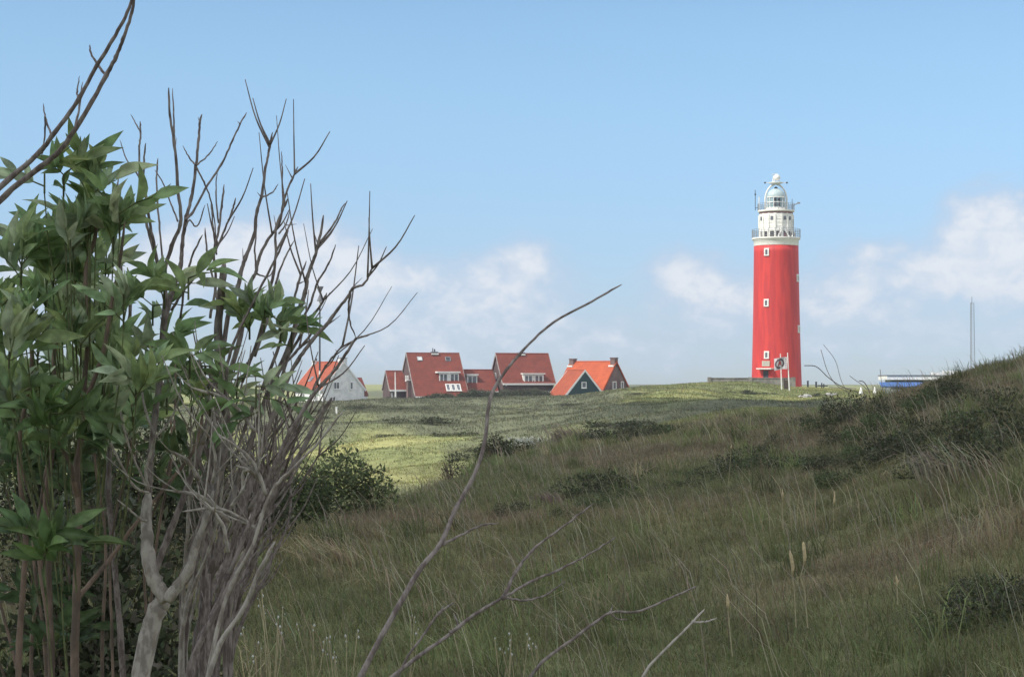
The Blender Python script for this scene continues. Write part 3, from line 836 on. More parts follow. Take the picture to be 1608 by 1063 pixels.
def house_b():
    d = 294.8; p = P(819.7, 557.6, d); zg = P(0, 626, d).z; hr = p.z - zg
    root = empty('brick_house', (p.x, d, zg), BETA, 'red roofed brick house with one wide dormer above a white gutter', 'house')
    def hh(py): return P(0, py, d).z - zg
    he = hh(600.5)
    gable(root, I4, -4.25, 4.25, 3.2, 3.2, he, he, hr, M_brick, M_roof_red, ov=.2)
    m = MB(); m.box(-4.4, 4.4, -3.75, -3.45, he-.40, he-.12); m.build('fascia', M_white, root)
    chimney(root, I4, -.15, 0, .9, .7, hr - .4, hr + .32, M_brick, pot=False, cap=M_grey)
    pit = math.atan2(hr - he, 3.2)
    def ys(z): return -(hr - z) / math.tan(pit)
    x0, x1 = -.95, 2.55; zt_, zb = hh(586.6), hh(601.8); yf = -3.3
    m = MB(); prism(m, x0, x1, [(yf+.1, zb), (yf+.1, zt_-.15), (ys(zt_)+.3, zt_-.1), (-2.9, zb)][::-1]); dm = m.build('dormer', M_white, root)
    m = MB(); m.box(x0-.12, x1+.12, yf-.25, ys(zt_)+.4, zt_-.12, zt_+.06); m.build('dormer_roof', M_white, dm)
    mid = (x0+x1)/2
    for a_, b_ in ((x0+.12, mid-.1), (mid+.1, x1-.12)):
        window(root, I4, ((a_+b_)/2, yf+.05, (zt_-.15+zb)/2+.02), (1,0,0), (0,-1,0), b_-a_, zt_-.25-zb, 1, fw=.19)
    m = MB(); m.tube([(4.12, -3.28, he-.2), (4.12, -3.28, 0)], .06, 6); m.build('drainpipe', M_white, root)
    m = MB(); m.box(1.1, 3.9, -3.3, -3.2, hh(615.2), hh(614)); m.build('lintel', M_white, root)
    window(root, I4, (2.6, -3.21, hh(620)), (1,0,0), (0,-1,0), 2.4, .95, 2, fw=.1)
    m = MB(); m.box(-3.9, -3.65, -3.3, -3.2, hh(606), hh(602.5)); m.build('wall_lamp', M_white, root)
    window(root, I4, (-4.26, .5, hh(590)), (0,-1,0), (-1,0,0), .6, .9, 0)
house_b()

def white_cottage():
    th = math.radians(35); d = 285; k = d / F
    p = P(517, 571, d); zg = P(0, 636, d).z; hr = p.z - zg
    root = empty('white_cottage', (p.x, d, zg), th - PI/2, 'white rendered cottage with orange tiled roof and two white chimneys', 'house')
    def hh(py): return P(0, py, d).z - zg
    he = hh(611)
    gable(root, I4, -4.5, 4.5, 3.6, 3.6, he, he, hr, M_render, M_roof_mid, trim=M_render, ov=.06)
    chimney(root, I4, 4.1, 0, .75, 1.15, hr - 1.1, hr + .75, M_render, pot=False, flash=False, cap=M_grey)
    chimney(root, I4, -4.1, 0, .75, 1.1, hr - .9, hr + .35, M_render, pot=True, flash=False, cap=M_render)
    ys = lambda px: (px - 543.2) * k / math.cos(th)
    window(root, I4, (4.52, ys(532.5), hh(605.4)), (0,1,0), (1,0,0), 1.05, 1.1, 1, fw=.1)
    window(root, I4, (4.52, ys(554.3), hh(605.6)), (0,1,0), (1,0,0), .55, 1.15, 0, fw=.1)
    window(root, I4, (4.52, ys(527), hh(627)), (0,1,0), (1,0,0), 1.0, .9, 1, fw=.1)
    for xx, w, z, h in ((2.6, .9, 1.0, 1.9), (-1.8, 1.3, 1.35, 1.0)):
        window(root, I4, (xx, -3.62, z), (1,0,0), (0,-1,0), w, h, 1, fw=.1)
    pit = math.atan2(hr - he, 3.6); z = hh(597)
    MM = Matrix.Translation((-1.2, -(hr - z) / math.tan(pit), z)) @ Matrix.Rotation(pit, 4, 'X')
    m = MB(MM); m.box(-.4, .4, -.5, .5, .2, .3); f = m.build('roof_window', M_grey, root)
    m = MB(MM); m.box(-.32, .32, -.4, .4, .25, .315); m.build('pane', M_glass, f)
    # side wing, its roof slope looks the same way as the gable wall
    Mw = Matrix.Rotation(PI/2, 4, 'Z')
    hw = hh(595); hew = hh(622)
    m = MB(); xr = 2.2; prism_pts = [(xr-2, 0), (xr-2, hew), (xr, hw), (xr+2.0, hew), (xr+2.0, 0)]
    Mx = Matrix(((0,1,0,0),(1,0,0,0),(0,0,1,0),(0,0,0,1)))
    m = MB(Mx); prism(m, 2.0, 4.35, prism_pts); m.build('wall', M_render, root)
    for s in (-1, 1):
        m = MB(Mx); pr = [(xr, hw+.04), (xr+s*2.1, hew+.0), (xr+s*2.1, hew+.18), (xr, hw+.22)]
        prism(m, 1.5, 4.5, pr if s > 0 else pr[::-1]); m.build('wing_roof', M_roof_red, root)
    m = MB(); m.box(3.2, 5.4, 3.7, 5.0, 0, .75); m.build('garden_store', M_render, root)
white_cottage()

def orange_house():
    th = math.radians(55); d = 292; k = d / F
    p = P(931.8, 570, d); zg = P(0, 627, d).z; hr = p.z - zg
    gm = th - PI/2
    root = empty('gabled_house', (p.x, d, zg), gm, 'brown brick house with bright orange roof and dark green boarded front gable', 'house')
    def hh(py): return P(0, py, d).z - zg
    he = hh(612.5)
    gable(root, I4, -4.25, 4.25, 3.9, 3.9, he, he, hr, M_brick2, M_roof_or, trim=M_roof_or, ov=.08)
    m = MB(); m.box(3.0, 4.6, -4.5, -4.25, he-.35, he-.05); m.build('fascia', M_white, root)
    for s in (-1, 1):
        chimney(root, I4, s*3.85, 0, .8, 1.0, hr - .6, hr + (.72 if s > 0 else .6), M_brick2, pot=False, flash=False)
        m = MB(); m.box(s*3.85-.5, s*3.85+.45, -.95, -.62, hr-.62, hr-.36); m.build('flashing', M_white, root)
    ys = lambda px: (px - 967) * k / math.cos(th)
    window(root, I4, (4.27, ys(963.5), hh(605.2)), (0,1,0), (1,0,0), 1.1, 1.3, 0, fw=.16)
    window(root, I4, (4.27, ys(976.8), hh(605.2)), (0,1,0), (1,0,0), .8, 1.3, 0, fw=.16)
    m = MB(); m.box(2.6, 4.2, 3.9, 5.0, 0, hh(613)); m.build('wall', M_brick2, root)
    m = MB(); prism(m, 2.5, 4.3, [(3.8, hh(606.5)), (3.8, hh(608)), (5.15, hh(615)), (5.15, hh(613.5))]); m.build('lean_to_roof', M_roof_or, root)
    # front wing with its own direction
    al = math.radians(27); dw = 284.5; kw = dw / F
    ap = P(918.5, 583.5, dw); wl = Vector((math.sin(al), -math.cos(al), 0))
    Mw_world = Matrix.Translation((ap.x, ap.y, zg)) @ Matrix.Rotation(al - PI/2, 4, 'Z')
    Mr = (Matrix.Translation(root.location) @ Matrix.Rotation(gm, 4, 'Z')).inverted() @ Mw_world
    ha = ap.z - zg; half = 3.05 / math.cos(al) ; hb = (P(0, 622, dw).z - zg)
    gable(root, Mr, -5.4, 0, half, half, hb, hb, ha, M_green, M_roof_mid, ov=.05, gutter=False)
    yw = (916.8 - 918.5) * kw / math.cos(al)
    window(root, Mr, (.02, yw, P(0, 604.5, dw).z - zg), (0,1,0), (1,0,0), .85, .95, 0, fw=.12)
orange_house()

# ------------------------------------------------------------------ things round the houses and the tower
def beacon():
    d = 276; z0 = P(0, 640, d).z; p = P(502, 600, d)
    root = empty('beacon_pole', (p.x, d, z0), 0, 'tall thin pole with an hourglass shaped topmark rising in front of the white cottage', 'beacon')
    h = lambda py: P(0, py, d).z - z0
    m = MB(); m.tube([(0,0,h(582)), (0,0,h(470))], [.14, .11], 8); m.build('pole', M_dark, root)
    m = MB(); m.tube([(0,0,0), (0,0,h(582))], .12, 8); m.build('lower_pole', M_white, root)
    k = d / F
    m = MB(); m.lathe([(5.6*k, h(450)), (5.6*k, h(451)), (.8*k, h(461.5)), (.8*k, h(462.5)), (4.6*k, h(472)), (4.6*k, h(473))], 12); m.build('topmark', material('topmark_grey', (.16,.16,.17), (.12,.12,.13), 3, .8), root)
    m = MB(); m.lathe([(1.2*k, h(480)), (1.2*k, h(473))], 8); m.build('collar', M_white, root)
beacon()

def flagpole_house():
    d = 283; p = P(620.5, 600, d); z0 = P(0, 629, d).z
    root = empty('flagpole', (p.x, d, z0), 0, 'bare white flagpole in front of the low wing of the brick house', 'flagpole')
    m = MB(); m.tube([(0.12,0,0), (0.04,0,2), (0,0,P(0,586,d).z - z0)], [.11,.1,.07], 8); m.build('pole', M_white, root)
    m = MB(); m.lathe([(.02,-.1),(.1,0),(.02,.1)], 8, (0,0,P(0,586,d).z - z0 + .08)); m.build('finial', M_white, root, True)
flagpole_house()

def post(px, pyb, pyt, d, r, mat, name, label, cat, group=None, cap=True):
    p = P(px, pyb, d); h = P(px, pyt, d).z - p.z
    root = empty(name, p, 0, label, cat, group)
    m = MB(); m.box(-r, r, -r, r, -.3, h); m.build('shaft', mat, root)
    if cap:
        m = MB(); m.box(-r*1.25, r*1.25, -r*1.25, r*1.25, h, h+.07); m.build('cap', mat, root)
    return root
post(528.3, 655, 640, 190, .09, M_white, 'marker_post', 'short white post standing in the grass below the white cottage', 'post')

def wall_and_flags():
    # low retaining wall on the mound
    root_p = P(1179, 600, 284)
    root = empty('low_wall', (root_p.x, 284, P(0, 603, 284).z), 0, 'low weathered concrete wall along the mound at the foot of the lighthouse', 'wall')
    k = 284 / F; X = lambda px: (px - 1179) * k
    m = MB(); m.box(X(1114), X(1246), -.15, .15, -.6, P(0, 594.2, 284).z - root.location.z); m.build('wall_body', M_concrete, root)
    m = MB(); m.box(X(1113.5), X(1246.5), -.22, .22, P(0, 594.2, 284).z - root.location.z, P(0, 593, 284).z - root.location.z); m.build('coping', M_concrete, root)
    for px in (1114, 1178, 1246):
        m = MB(); m.box(X(px)-.28, X(px)+.28, -.3, .3, -1.0, P(0, 592.2, 284).z - root.location.z); m.build('pier', M_concrete, root)
    # two flagpoles, one flag
    d = 262
    def pole(xb, xt, pt, label):
        b = P(xb, 629, d)
        r = empty('flagpole', b, 0, label, 'flagpole')
        t = P(xt, pt, d) - b
        m = MB(); m.tube([(0,0,-.2), t], [.10, .065], 8); m.build('pole', M_white, r)
        m = MB(); m.lathe([(.02,-.08),(.09,0),(.02,.08)], 8, (t.x, 0, t.z + .08)); m.build('finial', M_white, r, True)
        return r
    pole(1228.3, 1225.5, 557, 'white flagpole without a flag, left of the pole flying the round emblem flag')
    pole(1240.5, 1236.8, 555.5, 'white flagpole flying the pale flag with a round emblem')
    # flag
    b = P(1236.6, 570, d - .1)
    fr = empty('flag', b, 0, 'pale flag with a dark ring and red emblem flying beside the lighthouse door', 'flag')
    kk = d / F
    def wave(u, v): return .16 * math.sin(u * 3.1 + v * 1.0) - .03 * u
    def sheet(u0, u1, v0, v1, off, name, mat, fn=None, par=fr, nu=14, nv=10):
        vs = []; fs = []
        for s in (off, -off if off else -.012):
            for i in range(nu + 1):
                for j in range(nv + 1):
                    u = u0 + (u1 - u0) * i / nu; v = v0 + (v1 - v0) * j / nv
                    vs.append((-u, wave(u, v) - s, v - .10 * u + .06 * math.sin(u * 2.5)))
        N = (nu + 1) * (nv + 1)
        for i in range(nu):
            for j in range(nv):
                a = i * (nv + 1) + j
                fs.append((a, a + 1, a + nv + 2, a + nv + 1)); fs.append((N + a, N + a + nv + 1, N + a + nv + 2, N + a + 1))
        m = MB(); m.add(vs, fs); return m.build(name, mat, par, True)
    sheet(.05, 1.9, -.85, .85, .006, 'cloth', M_flag)
    def ring(cu, cv, r0, r1, off, name, mat, n=28, a0=0, a1=2*PI):
        vs = []; fs = []
        for i in range(n + 1):
            a = a0 + (a1 - a0) * i / n
            for r in (r0, r1):
                u = cu + r * math.cos(a); v = cv + r * math.sin(a)
                vs.append((-u, wave(u, v) - off, v - .10 * u + .06 * math.sin(u * 2.5)))
        for i in range(n): fs.append((2*i, 2*i+1, 2*i+3, 2*i+2))
        m = MB(); m.add(vs, fs); return m.build(name, mat, fr)
    ring(1.12, 0, .46, .70, .016, 'emblem_ring', M_flagd)
    def patch(pts, off, name, mat):
        vs = [(-u, wave(u, v) - off, v - .10 * u + .06 * math.sin(u * 2.5)) for u, v in pts]
        m = MB(); m.add(vs, [tuple(range(len(vs)))]); m.build(name, mat, fr)
    patch([(1.0,.4),(1.22,.4),(1.42,-.38),(1.28,-.38),(1.2,-.1),(1.02,-.1),(.94,-.38),(.8,-.38)], .02, 'emblem_figure', M_flagr)
    patch([(1.02,.62),(1.5,.5),(1.5,.78),(1.1,.86)], .022, 'emblem_top', M_flagr)
    for j in range(5):
        sheet(.14, .30, -.7 + j * .3, -.58 + j * .3, .018, 'lettering', M_flagd, nu=2, nv=1)
    # brown board between the poles
    bb = P(1234.8, 629, d + 4)
    r = empty('notice_board', bb, 0, 'tall narrow brown board standing behind the two white flagpoles', 'sign')
    hgt = P(0, 597, d + 4).z - bb.z; w = 3.4 * d / F
    m = MB(); m.box(-w, w, -.06, .06, .25, hgt); m.build('panel', M_wood, r)
    for s in (-1, 1):
        m = MB(); m.box(s*w-.07, s*w+.07, -.1, .1, -.2, hgt+.12); m.build('post', M_wood, r)
wall_and_flags()

# posts and small things right of the tower
for (px, pb, pt, lab) in ((1268.6, 614, 598.5, 'dark wooden post standing nearest to the lighthouse foot'),
                          (1281.6, 614, 600, 'dark wooden post between the nearer post and the dark frame')):
    post(px, pb, pt, 285, .12, M_dark, 'wooden_post', lab, 'post')
def frame_thing():
    b = P(1291.5, 613, 280); r = empty('trestle', b, 0, 'small dark trestle frame on the skyline right of the lighthouse', 'trestle')
    m = MB()
    m.box(-.75, .8, -.08, .08, .6, .78); m.build('rail', M_dark, r)
    for xx, hh_ in ((-.1, 1.15), (.2, 1.0)):
        m = MB(); m.box(xx-.08, xx+.08, -.1, -.005+.1, -.3, hh_); m.build('leg', M_dark, r)
frame_thing()
def rail_thing():
    b = P(1322, 613, 283); r = empty('railing', b, 0, 'low pale handrail on the skyline between the trestle and the white parasols', 'railing')
    k = 283 / F
    m = MB(); m.tube([(-20*k, 0, .55), (0, 0, .38), (22*k, 0, .30)], .07, 6); m.build('handrail', M_concrete, r)
    for j in range(6):
        xx = (-20 + j * 8.4) * k; m = MB(); m.box(xx-.04, xx+.04, -.04, .04, -.4, .4); m.build('post', M_concrete, r)
rail_thing()
def parasol(px, pb, pt, label):
    b = P(px, pb, 238); h = P(px, pt, 238).z - b.z
    r = empty('parasol', b, 0, label, 'parasol')
    m = MB(); m.tube([(0,0,-.5), (0,0,h+.15)], .04, 6); m.build('pole', M_grey, r)
    m = MB(); m.lathe([(.24, .15), (.27, .3), (.22, h*.45), (.12, h*.85), (.05, h+.05)], 10); m.build('canopy', M_white, r, True)
parasol(1352, 621, 608.5, 'closed white parasol standing left of the other one on the skyline')
parasol(1374, 620, 607.5, 'closed white parasol standing beside the blue awning')

def rock(px, py, d, s, label, seed):
    r = random.Random(seed); b = P(px, py, d); m = MB()
    import bmesh
    bm = bmesh.new(); bmesh.ops.create_icosphere(bm, subdivisions=2, radius=1)
    for v in bm.verts:
        k = r.uniform(.75, 1.15); v.co = Vector((v.co.x*k*s, v.co.y*k*s*.7, max(v.co.z, -.3)*k*s*.5))
    m.add([v.co.copy() for v in bm.verts], [[q.index for q in f.verts] for f in bm.faces]); bm.free()
    o = m.build('rock', M_rock, None); o.location = b; tag(o, label, 'rock', 'stones at the foot of the mound')
rock(1267, 622.5, 235, .62, 'pale boulder lying right of the flagpoles', 1)
rock(1258, 623, 236, .38, 'small grey stone touching the pale boulder on its left', 2)
rock(1302, 620, 238, .55, 'grey stone in the low heap under the trestle frame', 3)
rock(1311, 619.5, 239, .4, 'darker stone at the right end of the low heap', 4)

def pavilion():
    d = 262; b = P(1440, 622, d); k = d / F
    r = empty('beach_pavilion', b, math.radians(-4), 'low white flat roofed beach pavilion with a blue awning half hidden by the dune', 'pavilion')
    h = lambda py: P(0, py, d).z - b.z
    X = lambda px: (px - 1440) * k
    m = MB(); m.box(X(1402), X(1530), 1.2, 8, -1, h(596)); m.build('wall', material('pavilion_wall', (.30,.33,.36), (.22,.25,.28), 1, .7), r)
    m = MB(); m.box(X(1392), X(1535), -1.2, 8.6, h(596.3), h(590)); rf = m.build('roof_fascia', M_render, r)
    m = MB(); m.box(X(1391.5), X(1535.5), -1.3, 8.7, h(590), h(589)); m.build('roof_edge', M_dark, rf)
    m = MB(); m.box(X(1468), X(1482), 2, 4, h(589), h(584.5)); m.box(X(1487), X(1512), 3, 4.5, h(589), h(582)); m.build('roof_plant', M_render, rf)
    for j in range(8):
        m = MB(); xx = X(1412 + j * 11); m.box(xx-.42, xx+.42, 1.1, 1.19, h(612), h(599)); m.build('window', M_glass, r)
    m = MB(); prism(m, X(1379.5), X(1445), [(-4.0, h(607)), (-1.3, h(600)), (-1.3, h(601)), (-3.95, h(608))][::-1]); m.box(X(1379.5), X(1445), -4.05, -3.96, h(607.2), h(606)); m.build('awning', M_bluecloth, r)
    for px in (1386, 1402, 1420, 1438):
        m = MB(); m.box(X(px)-.05, X(px)+.05, -3.9, -3.8, -1, h(607)); m.build('awning_post', M_grey, r)
    m = MB(); m.box(X(1388), X(1450), -3.6, -3.5, -.6, h(611.5)); m.build('screen', M_render, r)
pavilion()

def radio_mast():
    d = 330; b = P(1527, 604, d); top = P(1527, 475, d).z - b.z
    r = empty('lattice_mast', b, 0, 'thin lattice radio mast rising behind the dune at the right edge', 'mast')
    m = MB(); R0 = .5
    for q in range(3):
        a = 2 * PI * q / 3
        m.tube([(R0*math.cos(a), R0*math.sin(a), 0), (R0*.7*math.cos(a), R0*.7*math.sin(a), top)],   .045, 5)
    m.build('mast_legs', M_grey, r)
    m = MB(); n = 26
    for j in range(n):
        for q in range(3):
            a = 2*PI*q/3; a2 = 2*PI*((q+1)%3)/3; s0 = R0*(1-.3*j/n); s1 = R0*(1-.3*(j+1)/n)
            m.tube([(s0*math.cos(a), s0*math.sin(a), top*j/n), (s1*math.cos(a2), s1*math.sin(a2), top*(j+1)/n)], .022, 4)
    m.build('bracing', M_grey, r)
    m = MB(); m.tube([(0,0,top-.2),(0,0,top+1)], .04, 6); m.build('top_rod', M_dark, r)
radio_mast()

# ------------------------------------------------------------------ scrub and bushes made of many small leaves
def leafball(blobs, n, size, cols, seed, flat=.0, shell=.35):
    """leaves in the volume of several ellipsoids (cx,cy,cz,rx,ry,rz)"""
    r = np.random.default_rng(seed)
    w = np.array([b[3] * b[4] * b[5] for b in blobs]) ** .67; w /= w.sum()
    pick = r.choice(len(blobs), n, p=w)
    b = np.array(blobs)[pick]
    v = r.normal(0, 1, (n, 3)); v /= np.linalg.norm(v, axis=1, keepdims=True)
    rad = (1 - shell * r.random(n) ** 1.3)[:, None] * (1 + .18 * r.normal(0, 1, (n, 1)))
    C = b[:, :3] + v * rad * b[:, 3:6]
    C[:, 2] = np.maximum(C[:, 2], 0)
    ax = v * .6 + r.normal(0, .6, (n, 3)) + np.array([0, 0, .3]); ax /= np.linalg.norm(ax, axis=1, keepdims=True)
    t = np.cross(ax, r.normal(0, 1, (n, 3))); t /= np.linalg.norm(t, axis=1, keepdims=True)
    s = size * r.uniform(.6, 1.3, (n, 1))
    nn = np.cross(ax, t)
    a = C - ax * s * .5; e = C + ax * s * .5; l = C - t * s * .24 + nn * s * .08; q = C + t * s * .24 + nn * s * .08
    V = np.stack([a, q, e, l], 1).reshape(-1, 3)
    Q = np.arange(n * 4).reshape(-1, 4)
    col = np.array(cols)[r.integers(0, len(cols), n)] * r.uniform(.65, 1.35, (n, 1))
    return V, Q, np.repeat(col, 4, 0)

DARK = [(.055,.07,.035), (.07,.085,.04), (.085,.095,.05), (.09,.08,.055)]
MIDG = [(.075,.11,.045), (.095,.13,.05), (.12,.15,.06), (.08,.09,.05)]
def bush(name, loc, blobs, n, size, cols, seed, label, cat='bush', group=None, stems=6, h=None, mat=None, stem_r=.02, z0=-.1):
    root = empty(name, loc, 0, label, cat, group)
    V, Q, C = leafball(blobs, n, size, cols, seed)
    npmesh('foliage', V, Q, None, mat or M_scrub, C, root)
    r = random.Random(seed); m = MB()
    for k in range(stems):
        b = blobs[k % len(blobs)]
        tip = Vector((b[0] + r.uniform(-.6,.6)*b[3], b[1] + r.uniform(-.6,.6)*b[4], b[2] + r.uniform(.2,1.05)*b[5]))
        base = Vector((b[0]*.3 + r.uniform(-.1,.1)*b[3], b[1]*.3, z0))
        mid = base.lerp(tip, .5) + Vector((r.uniform(-.1,.1)*b[3], 0, .05))
        m.tube([base, mid, tip], [stem_r, stem_r*.7, stem_r*.3], 5)
    m.build('stems', M_barkb, root)
    return root
def copy_tree(o, parent=None):
    c = o.copy(); COL.objects.link(c); c.parent = parent
    for ch in list(o.children): copy_tree(ch, c)
    return c
def gz(px, d):
    p = P(px, 600, d); return Vector((p.x, d, Z(p.x, d) - .03))

# low dark scrub on the near slope
protos = []
for k in range(4):
    r = random.Random(40 + k)
    bl = [(r.uniform(-.3,.3), r.uniform(-.25,.25), r.uniform(.05,.22), r.uniform(.10,.22), r.uniform(.10,.22), r.uniform(.07,.2)) for _ in range(6)]
    protos.append(bl)
made = {}
def low_scrub(px, py, d, s, label, group, k):
    # sits on the ground where the slope is, d is found so that it shows at (px, py)
    if d is None:
        best = None
        for dd in np.arange(8, 60, .25):
            x = P(px, 600, dd).x; zz = Z(x, dd); q = 600 + (EYE - zz) / dd * F
            if best is None or abs(q - py) < best[0]: best = (abs(q - py), dd)
            if q < py: break
        d = best[1]
    s = s * 1.0 * (.55 if py > 880 else 1)
    k = k % 4
    if k not in made:
        o = bush('low_shrub', (0,0,0), protos[k], 1500, .036, DARK if k != 2 else MIDG, 60 + k, label, 'shrub', group, 6, stem_r=.006)
        made[k] = o
    else:
        o = copy_tree(made[k]); tag(o, label, 'shrub', group)
    o.location = gz(px, d); o.scale = (s, s, s * rnd.uniform(.7, 1.0)); o.rotation_euler = (0, 0, rnd.uniform(0, 6.28))
    return o
ORD = ['first', 'second', 'third', 'fourth', 'fifth', 'sixth', 'seventh', 'eighth', 'ninth', 'tenth', 'eleventh', 'twelfth', 'thirteenth', 'fourteenth', 'fifteenth']
def order_labels(items, region, text):
    """items (px, ...) -> label by place: counted from the left inside each named region"""
    out = {}; cnt = {}
    for i in sorted(range(len(items)), key=lambda q: items[q][0]):
        rg = region(items[i]); cnt[rg] = cnt.get(rg, 0) + 1
        out[i] = text % (ORD[min(cnt[rg], 15) - 1], rg)
    return out
GR = 'low dark shrubs scattered over the shaded near slope'
LAB = 'low dark green shrub clump scattered over the shaded near dune slope'
sc = [(1160,735,1.2),(1135,752,.9),(1185,742,1.0),(1215,742,1.1),(1110,760,.8),(1240,735,1.0),(1275,735,.9),(1310,672,1.3),(1335,658,1.5),(1345,664,1.2),
      (1290,680,1.1),(1265,672,.9),(1250,668,.7),(1390,665,1.2),(1410,672,1.2),(1430,680,1.0),(1400,648,1.0),(1455,640,1.0),(1480,632,1.1),(1502,628,1.2),(1512,640,.9),
      (1500,618,.9),(1465,648,1.1),(1405,720,1.2),(1385,730,1.1),(1435,725,1.0),(1360,720,.9),(1340,735,.8),(1470,690,.9),(1530,700,1.1),(1525,672,.9),
      (905,790,1.0),(930,785,1.2),(955,780,1.3),(950,800,.9),(890,815,.7),(805,812,.7),(815,806,.6),(975,790,.8),(1000,790,.8),(1045,775,.7),(1090,770,.8),
      (860,805,.6),(1530,920,.8),(1540,945,1.0),(1525,975,1.1),(1500,985,.9),(1555,960,1.2),(1590,940,1.2),(1575,985,1.4),(1070,752,.8),(1420,700,1.0),(1455,745,.9),(1300,740,1.1),(1330,760,.9),(1320,700,1.0),
      (1230,700,.7),(1195,715,.8),(1360,695,1.0),(1545,735,1.2),(1580,700,1.4),(1590,640,1.2)]
def sc_region(t):
    px, py = t[0], t[1]
    if py > 880: return 'lower right corner'
    if px < 880: return 'brown grass patch in the middle'
    if px < 1102: return 'middle of the slope under the orange roofed house'
    if px < 1290 and py < 728: return 'upper slope under the lighthouse'
    if px < 1290: return 'slope well below the lighthouse'
    if py < 650: return 'top of the slope under the beach pavilion'
    if py < 695: return 'slope below the beach pavilion'
    return 'slope at right far below the pavilion'
LABS = order_labels(sc, sc_region, 'dark shrub clump, %s from left, %s')
for i, (px, py, s) in enumerate(sc):
    low_scrub(px, py, None, s, LABS[i], GR, i)
# shrubs on the crest seen against the valley
for (px, d, s, lab) in ((960, 46, 2.0, 'ragged dark shrub on the crest below the orange roofed house, left of its twin'),
                        (1000, 47, 1.6, 'ragged dark shrub on the crest below the orange roofed house, middle one'),
                        (1022, 47, 1.7, 'ragged dark shrub on the crest below the orange roofed house, rightmost of the three'),
                        (615, 29, .8, 'small dark shrub on the crest against the bright valley grass'),
                        (930, 46.5, .9, 'tiny dark shrub at the left end of the crest shrubs')):
    o = low_scrub(px, 0, d, s, lab, 'shrubs on the crest', int(px))
    o['group'] = 'shrubs on the crest'

# rounded bushes at the left end of the crest
def gbush(px, d, wpx, toppy, label, seed, cols=MIDG, n=6000, size=.05, name='bush', low=0, grp=None):
    loc = gz(px, d); k = d / F; wid = wpx * k; top = P(px, toppy, d).z - loc.z
    r = random.Random(seed); bl = []
    for q in range(9):
        t = (q + .5) / 9
        cx = (t - .5) * wid * .82; hmax = top * (1 - 1.3 * (t - .5) ** 2) * r.uniform(.78, 1.0)
        rz = hmax * .34
        for _ in range(3):
            e_ = wid * r.uniform(.035, .06); bl.append((cx + r.uniform(-.08,.08)*wid, r.uniform(-.2,.2)*wid, hmax + r.uniform(-.12,.06)*top, e_, e_, e_))
        bl.append((cx, r.uniform(-.2,.2)*wid, hmax - rz, wid*r.uniform(.13,.2), wid*.2, rz))
        bl.append((cx + r.uniform(-.1,.1)*wid, r.uniform(-.2,.2)*wid, hmax * .42, wid*.17, wid*.22, hmax*.42))
    return bush(name, loc, bl, n, size, cols, seed, label, 'bush', grp, 14, stem_r=.012)
gbush(532, 23.5, 165, 694, 'rounded green bush just right of the bare stems, in front of the bright valley', 101, n=4300, size=.062, cols=[(.10,.135,.055), (.14,.17,.07), (.17,.20,.085), (.09,.10,.055)])
gbush(455, 21, 140, 735, 'low green bush behind the outermost leaning bare stems', 102, n=5200)
gbush(365, 19, 170, 690, 'wide dark bush behind the middle of the bare stems', 103, cols=DARK, n=6500)
gbush(240, 16, 200, 640, 'dark bush seen between the leafy stems and the forked trunk', 104, cols=DARK, n=8000, size=.05)
gbush(90, 14, 230, 600, 'dark bush behind the leafy shrub at the left edge', 105, cols=DARK, n=8000, size=.05)
gbush(150, 6.5, 330, 700, 'dark leafy undergrowth low between the stems in the lower left corner', 108, cols=DARK, n=7000, size=.045)
# thin dark shrub on the edge of the bright patch, stems showing
gbush(715, 36, 46, 708, 'sparse twiggy shrub in front of the bright valley grass, left of the long curved branch', 106, cols=DARK, n=520, size=.05)
gbush(780, 41, 62, 682, 'dark twiggy bush just right of the long curved branch', 107, cols=DARK, n=1500, size=.06)
# bush with white blossom
def blossom():
    loc = gz(822, 52); loc.z = P(822, 706, 52).z
    o = bush('flowering_bush', loc, [(-.25,0,.12,.3,.3,.16), (.3,.1,.14,.32,.3,.16), (0,0,.1,.3,.3,.13)], 1500, .06, MIDG, 131, 'low bush covered in white blossom on the far side of the crest', 'bush', None, 6, stem_r=.01)
    V, Q, C = leafball([(-.25,0,.22,.32,.3,.14), (.3,.1,.24,.34,.3,.13), (.05,-.05,.2,.3,.3,.1)], 420, .07, [(.7,.7,.6)], 132, shell=.2)
    npmesh('blossom', V, Q, None, M_petal, C, o)
blossom()

# hedges and scrub in front of the houses
def hedge(px0, px1, d, toppy, basepy, label, seed, cols=DARK, n=9000, size=.22, name='hedge'):
    c = P((px0+px1)/2, basepy, d); k = d / F; w = (px1 - px0) * k; r = random.Random(seed)
    h = (basepy - toppy) * k; bl = []
    m = max(4, int(w / 1.3))
    for q in range(m):
        t = (q + .5) / m; hh_ = h * r.uniform(.7, 1.0) * (1 - .55 * abs(2*t - 1) ** 4)
        bl.append(((t-.5)*w, r.uniform(-.4,.4), hh_*.5, w/m*.85, 1.0, hh_*.52))
    bush(name, c, bl, n, size, cols, seed, label, 'hedge', None, m, stem_r=.03, z0=-.4)
hedge(664, 726, 277, 617, 634, 'dark hedge under the white window bay of the large brick house', 141)
hedge(722, 790, 278, 608, 632, 'tall dark hedge in front of the link roof between the two brick houses', 142)
hedge(786, 862, 282, 607, 630, 'dark hedge covering the lower wall of the right brick house', 143)
hedge(592, 640, 278, 624, 636, 'low dark hedge at the foot of the flagpole by the brick house wing', 144, n=4000)
hedge(486, 596, 274, 632, 641, 'long low hedge in front of the white cottage', 145, n=7000)
hedge(973, 994, 284, 618, 629, 'small dark bush at the right corner of the orange roofed house', 146, n=2500)
hedge(944, 974, 283, 621, 629, 'low scrub in front of the brown brick gable', 147, n=2500)
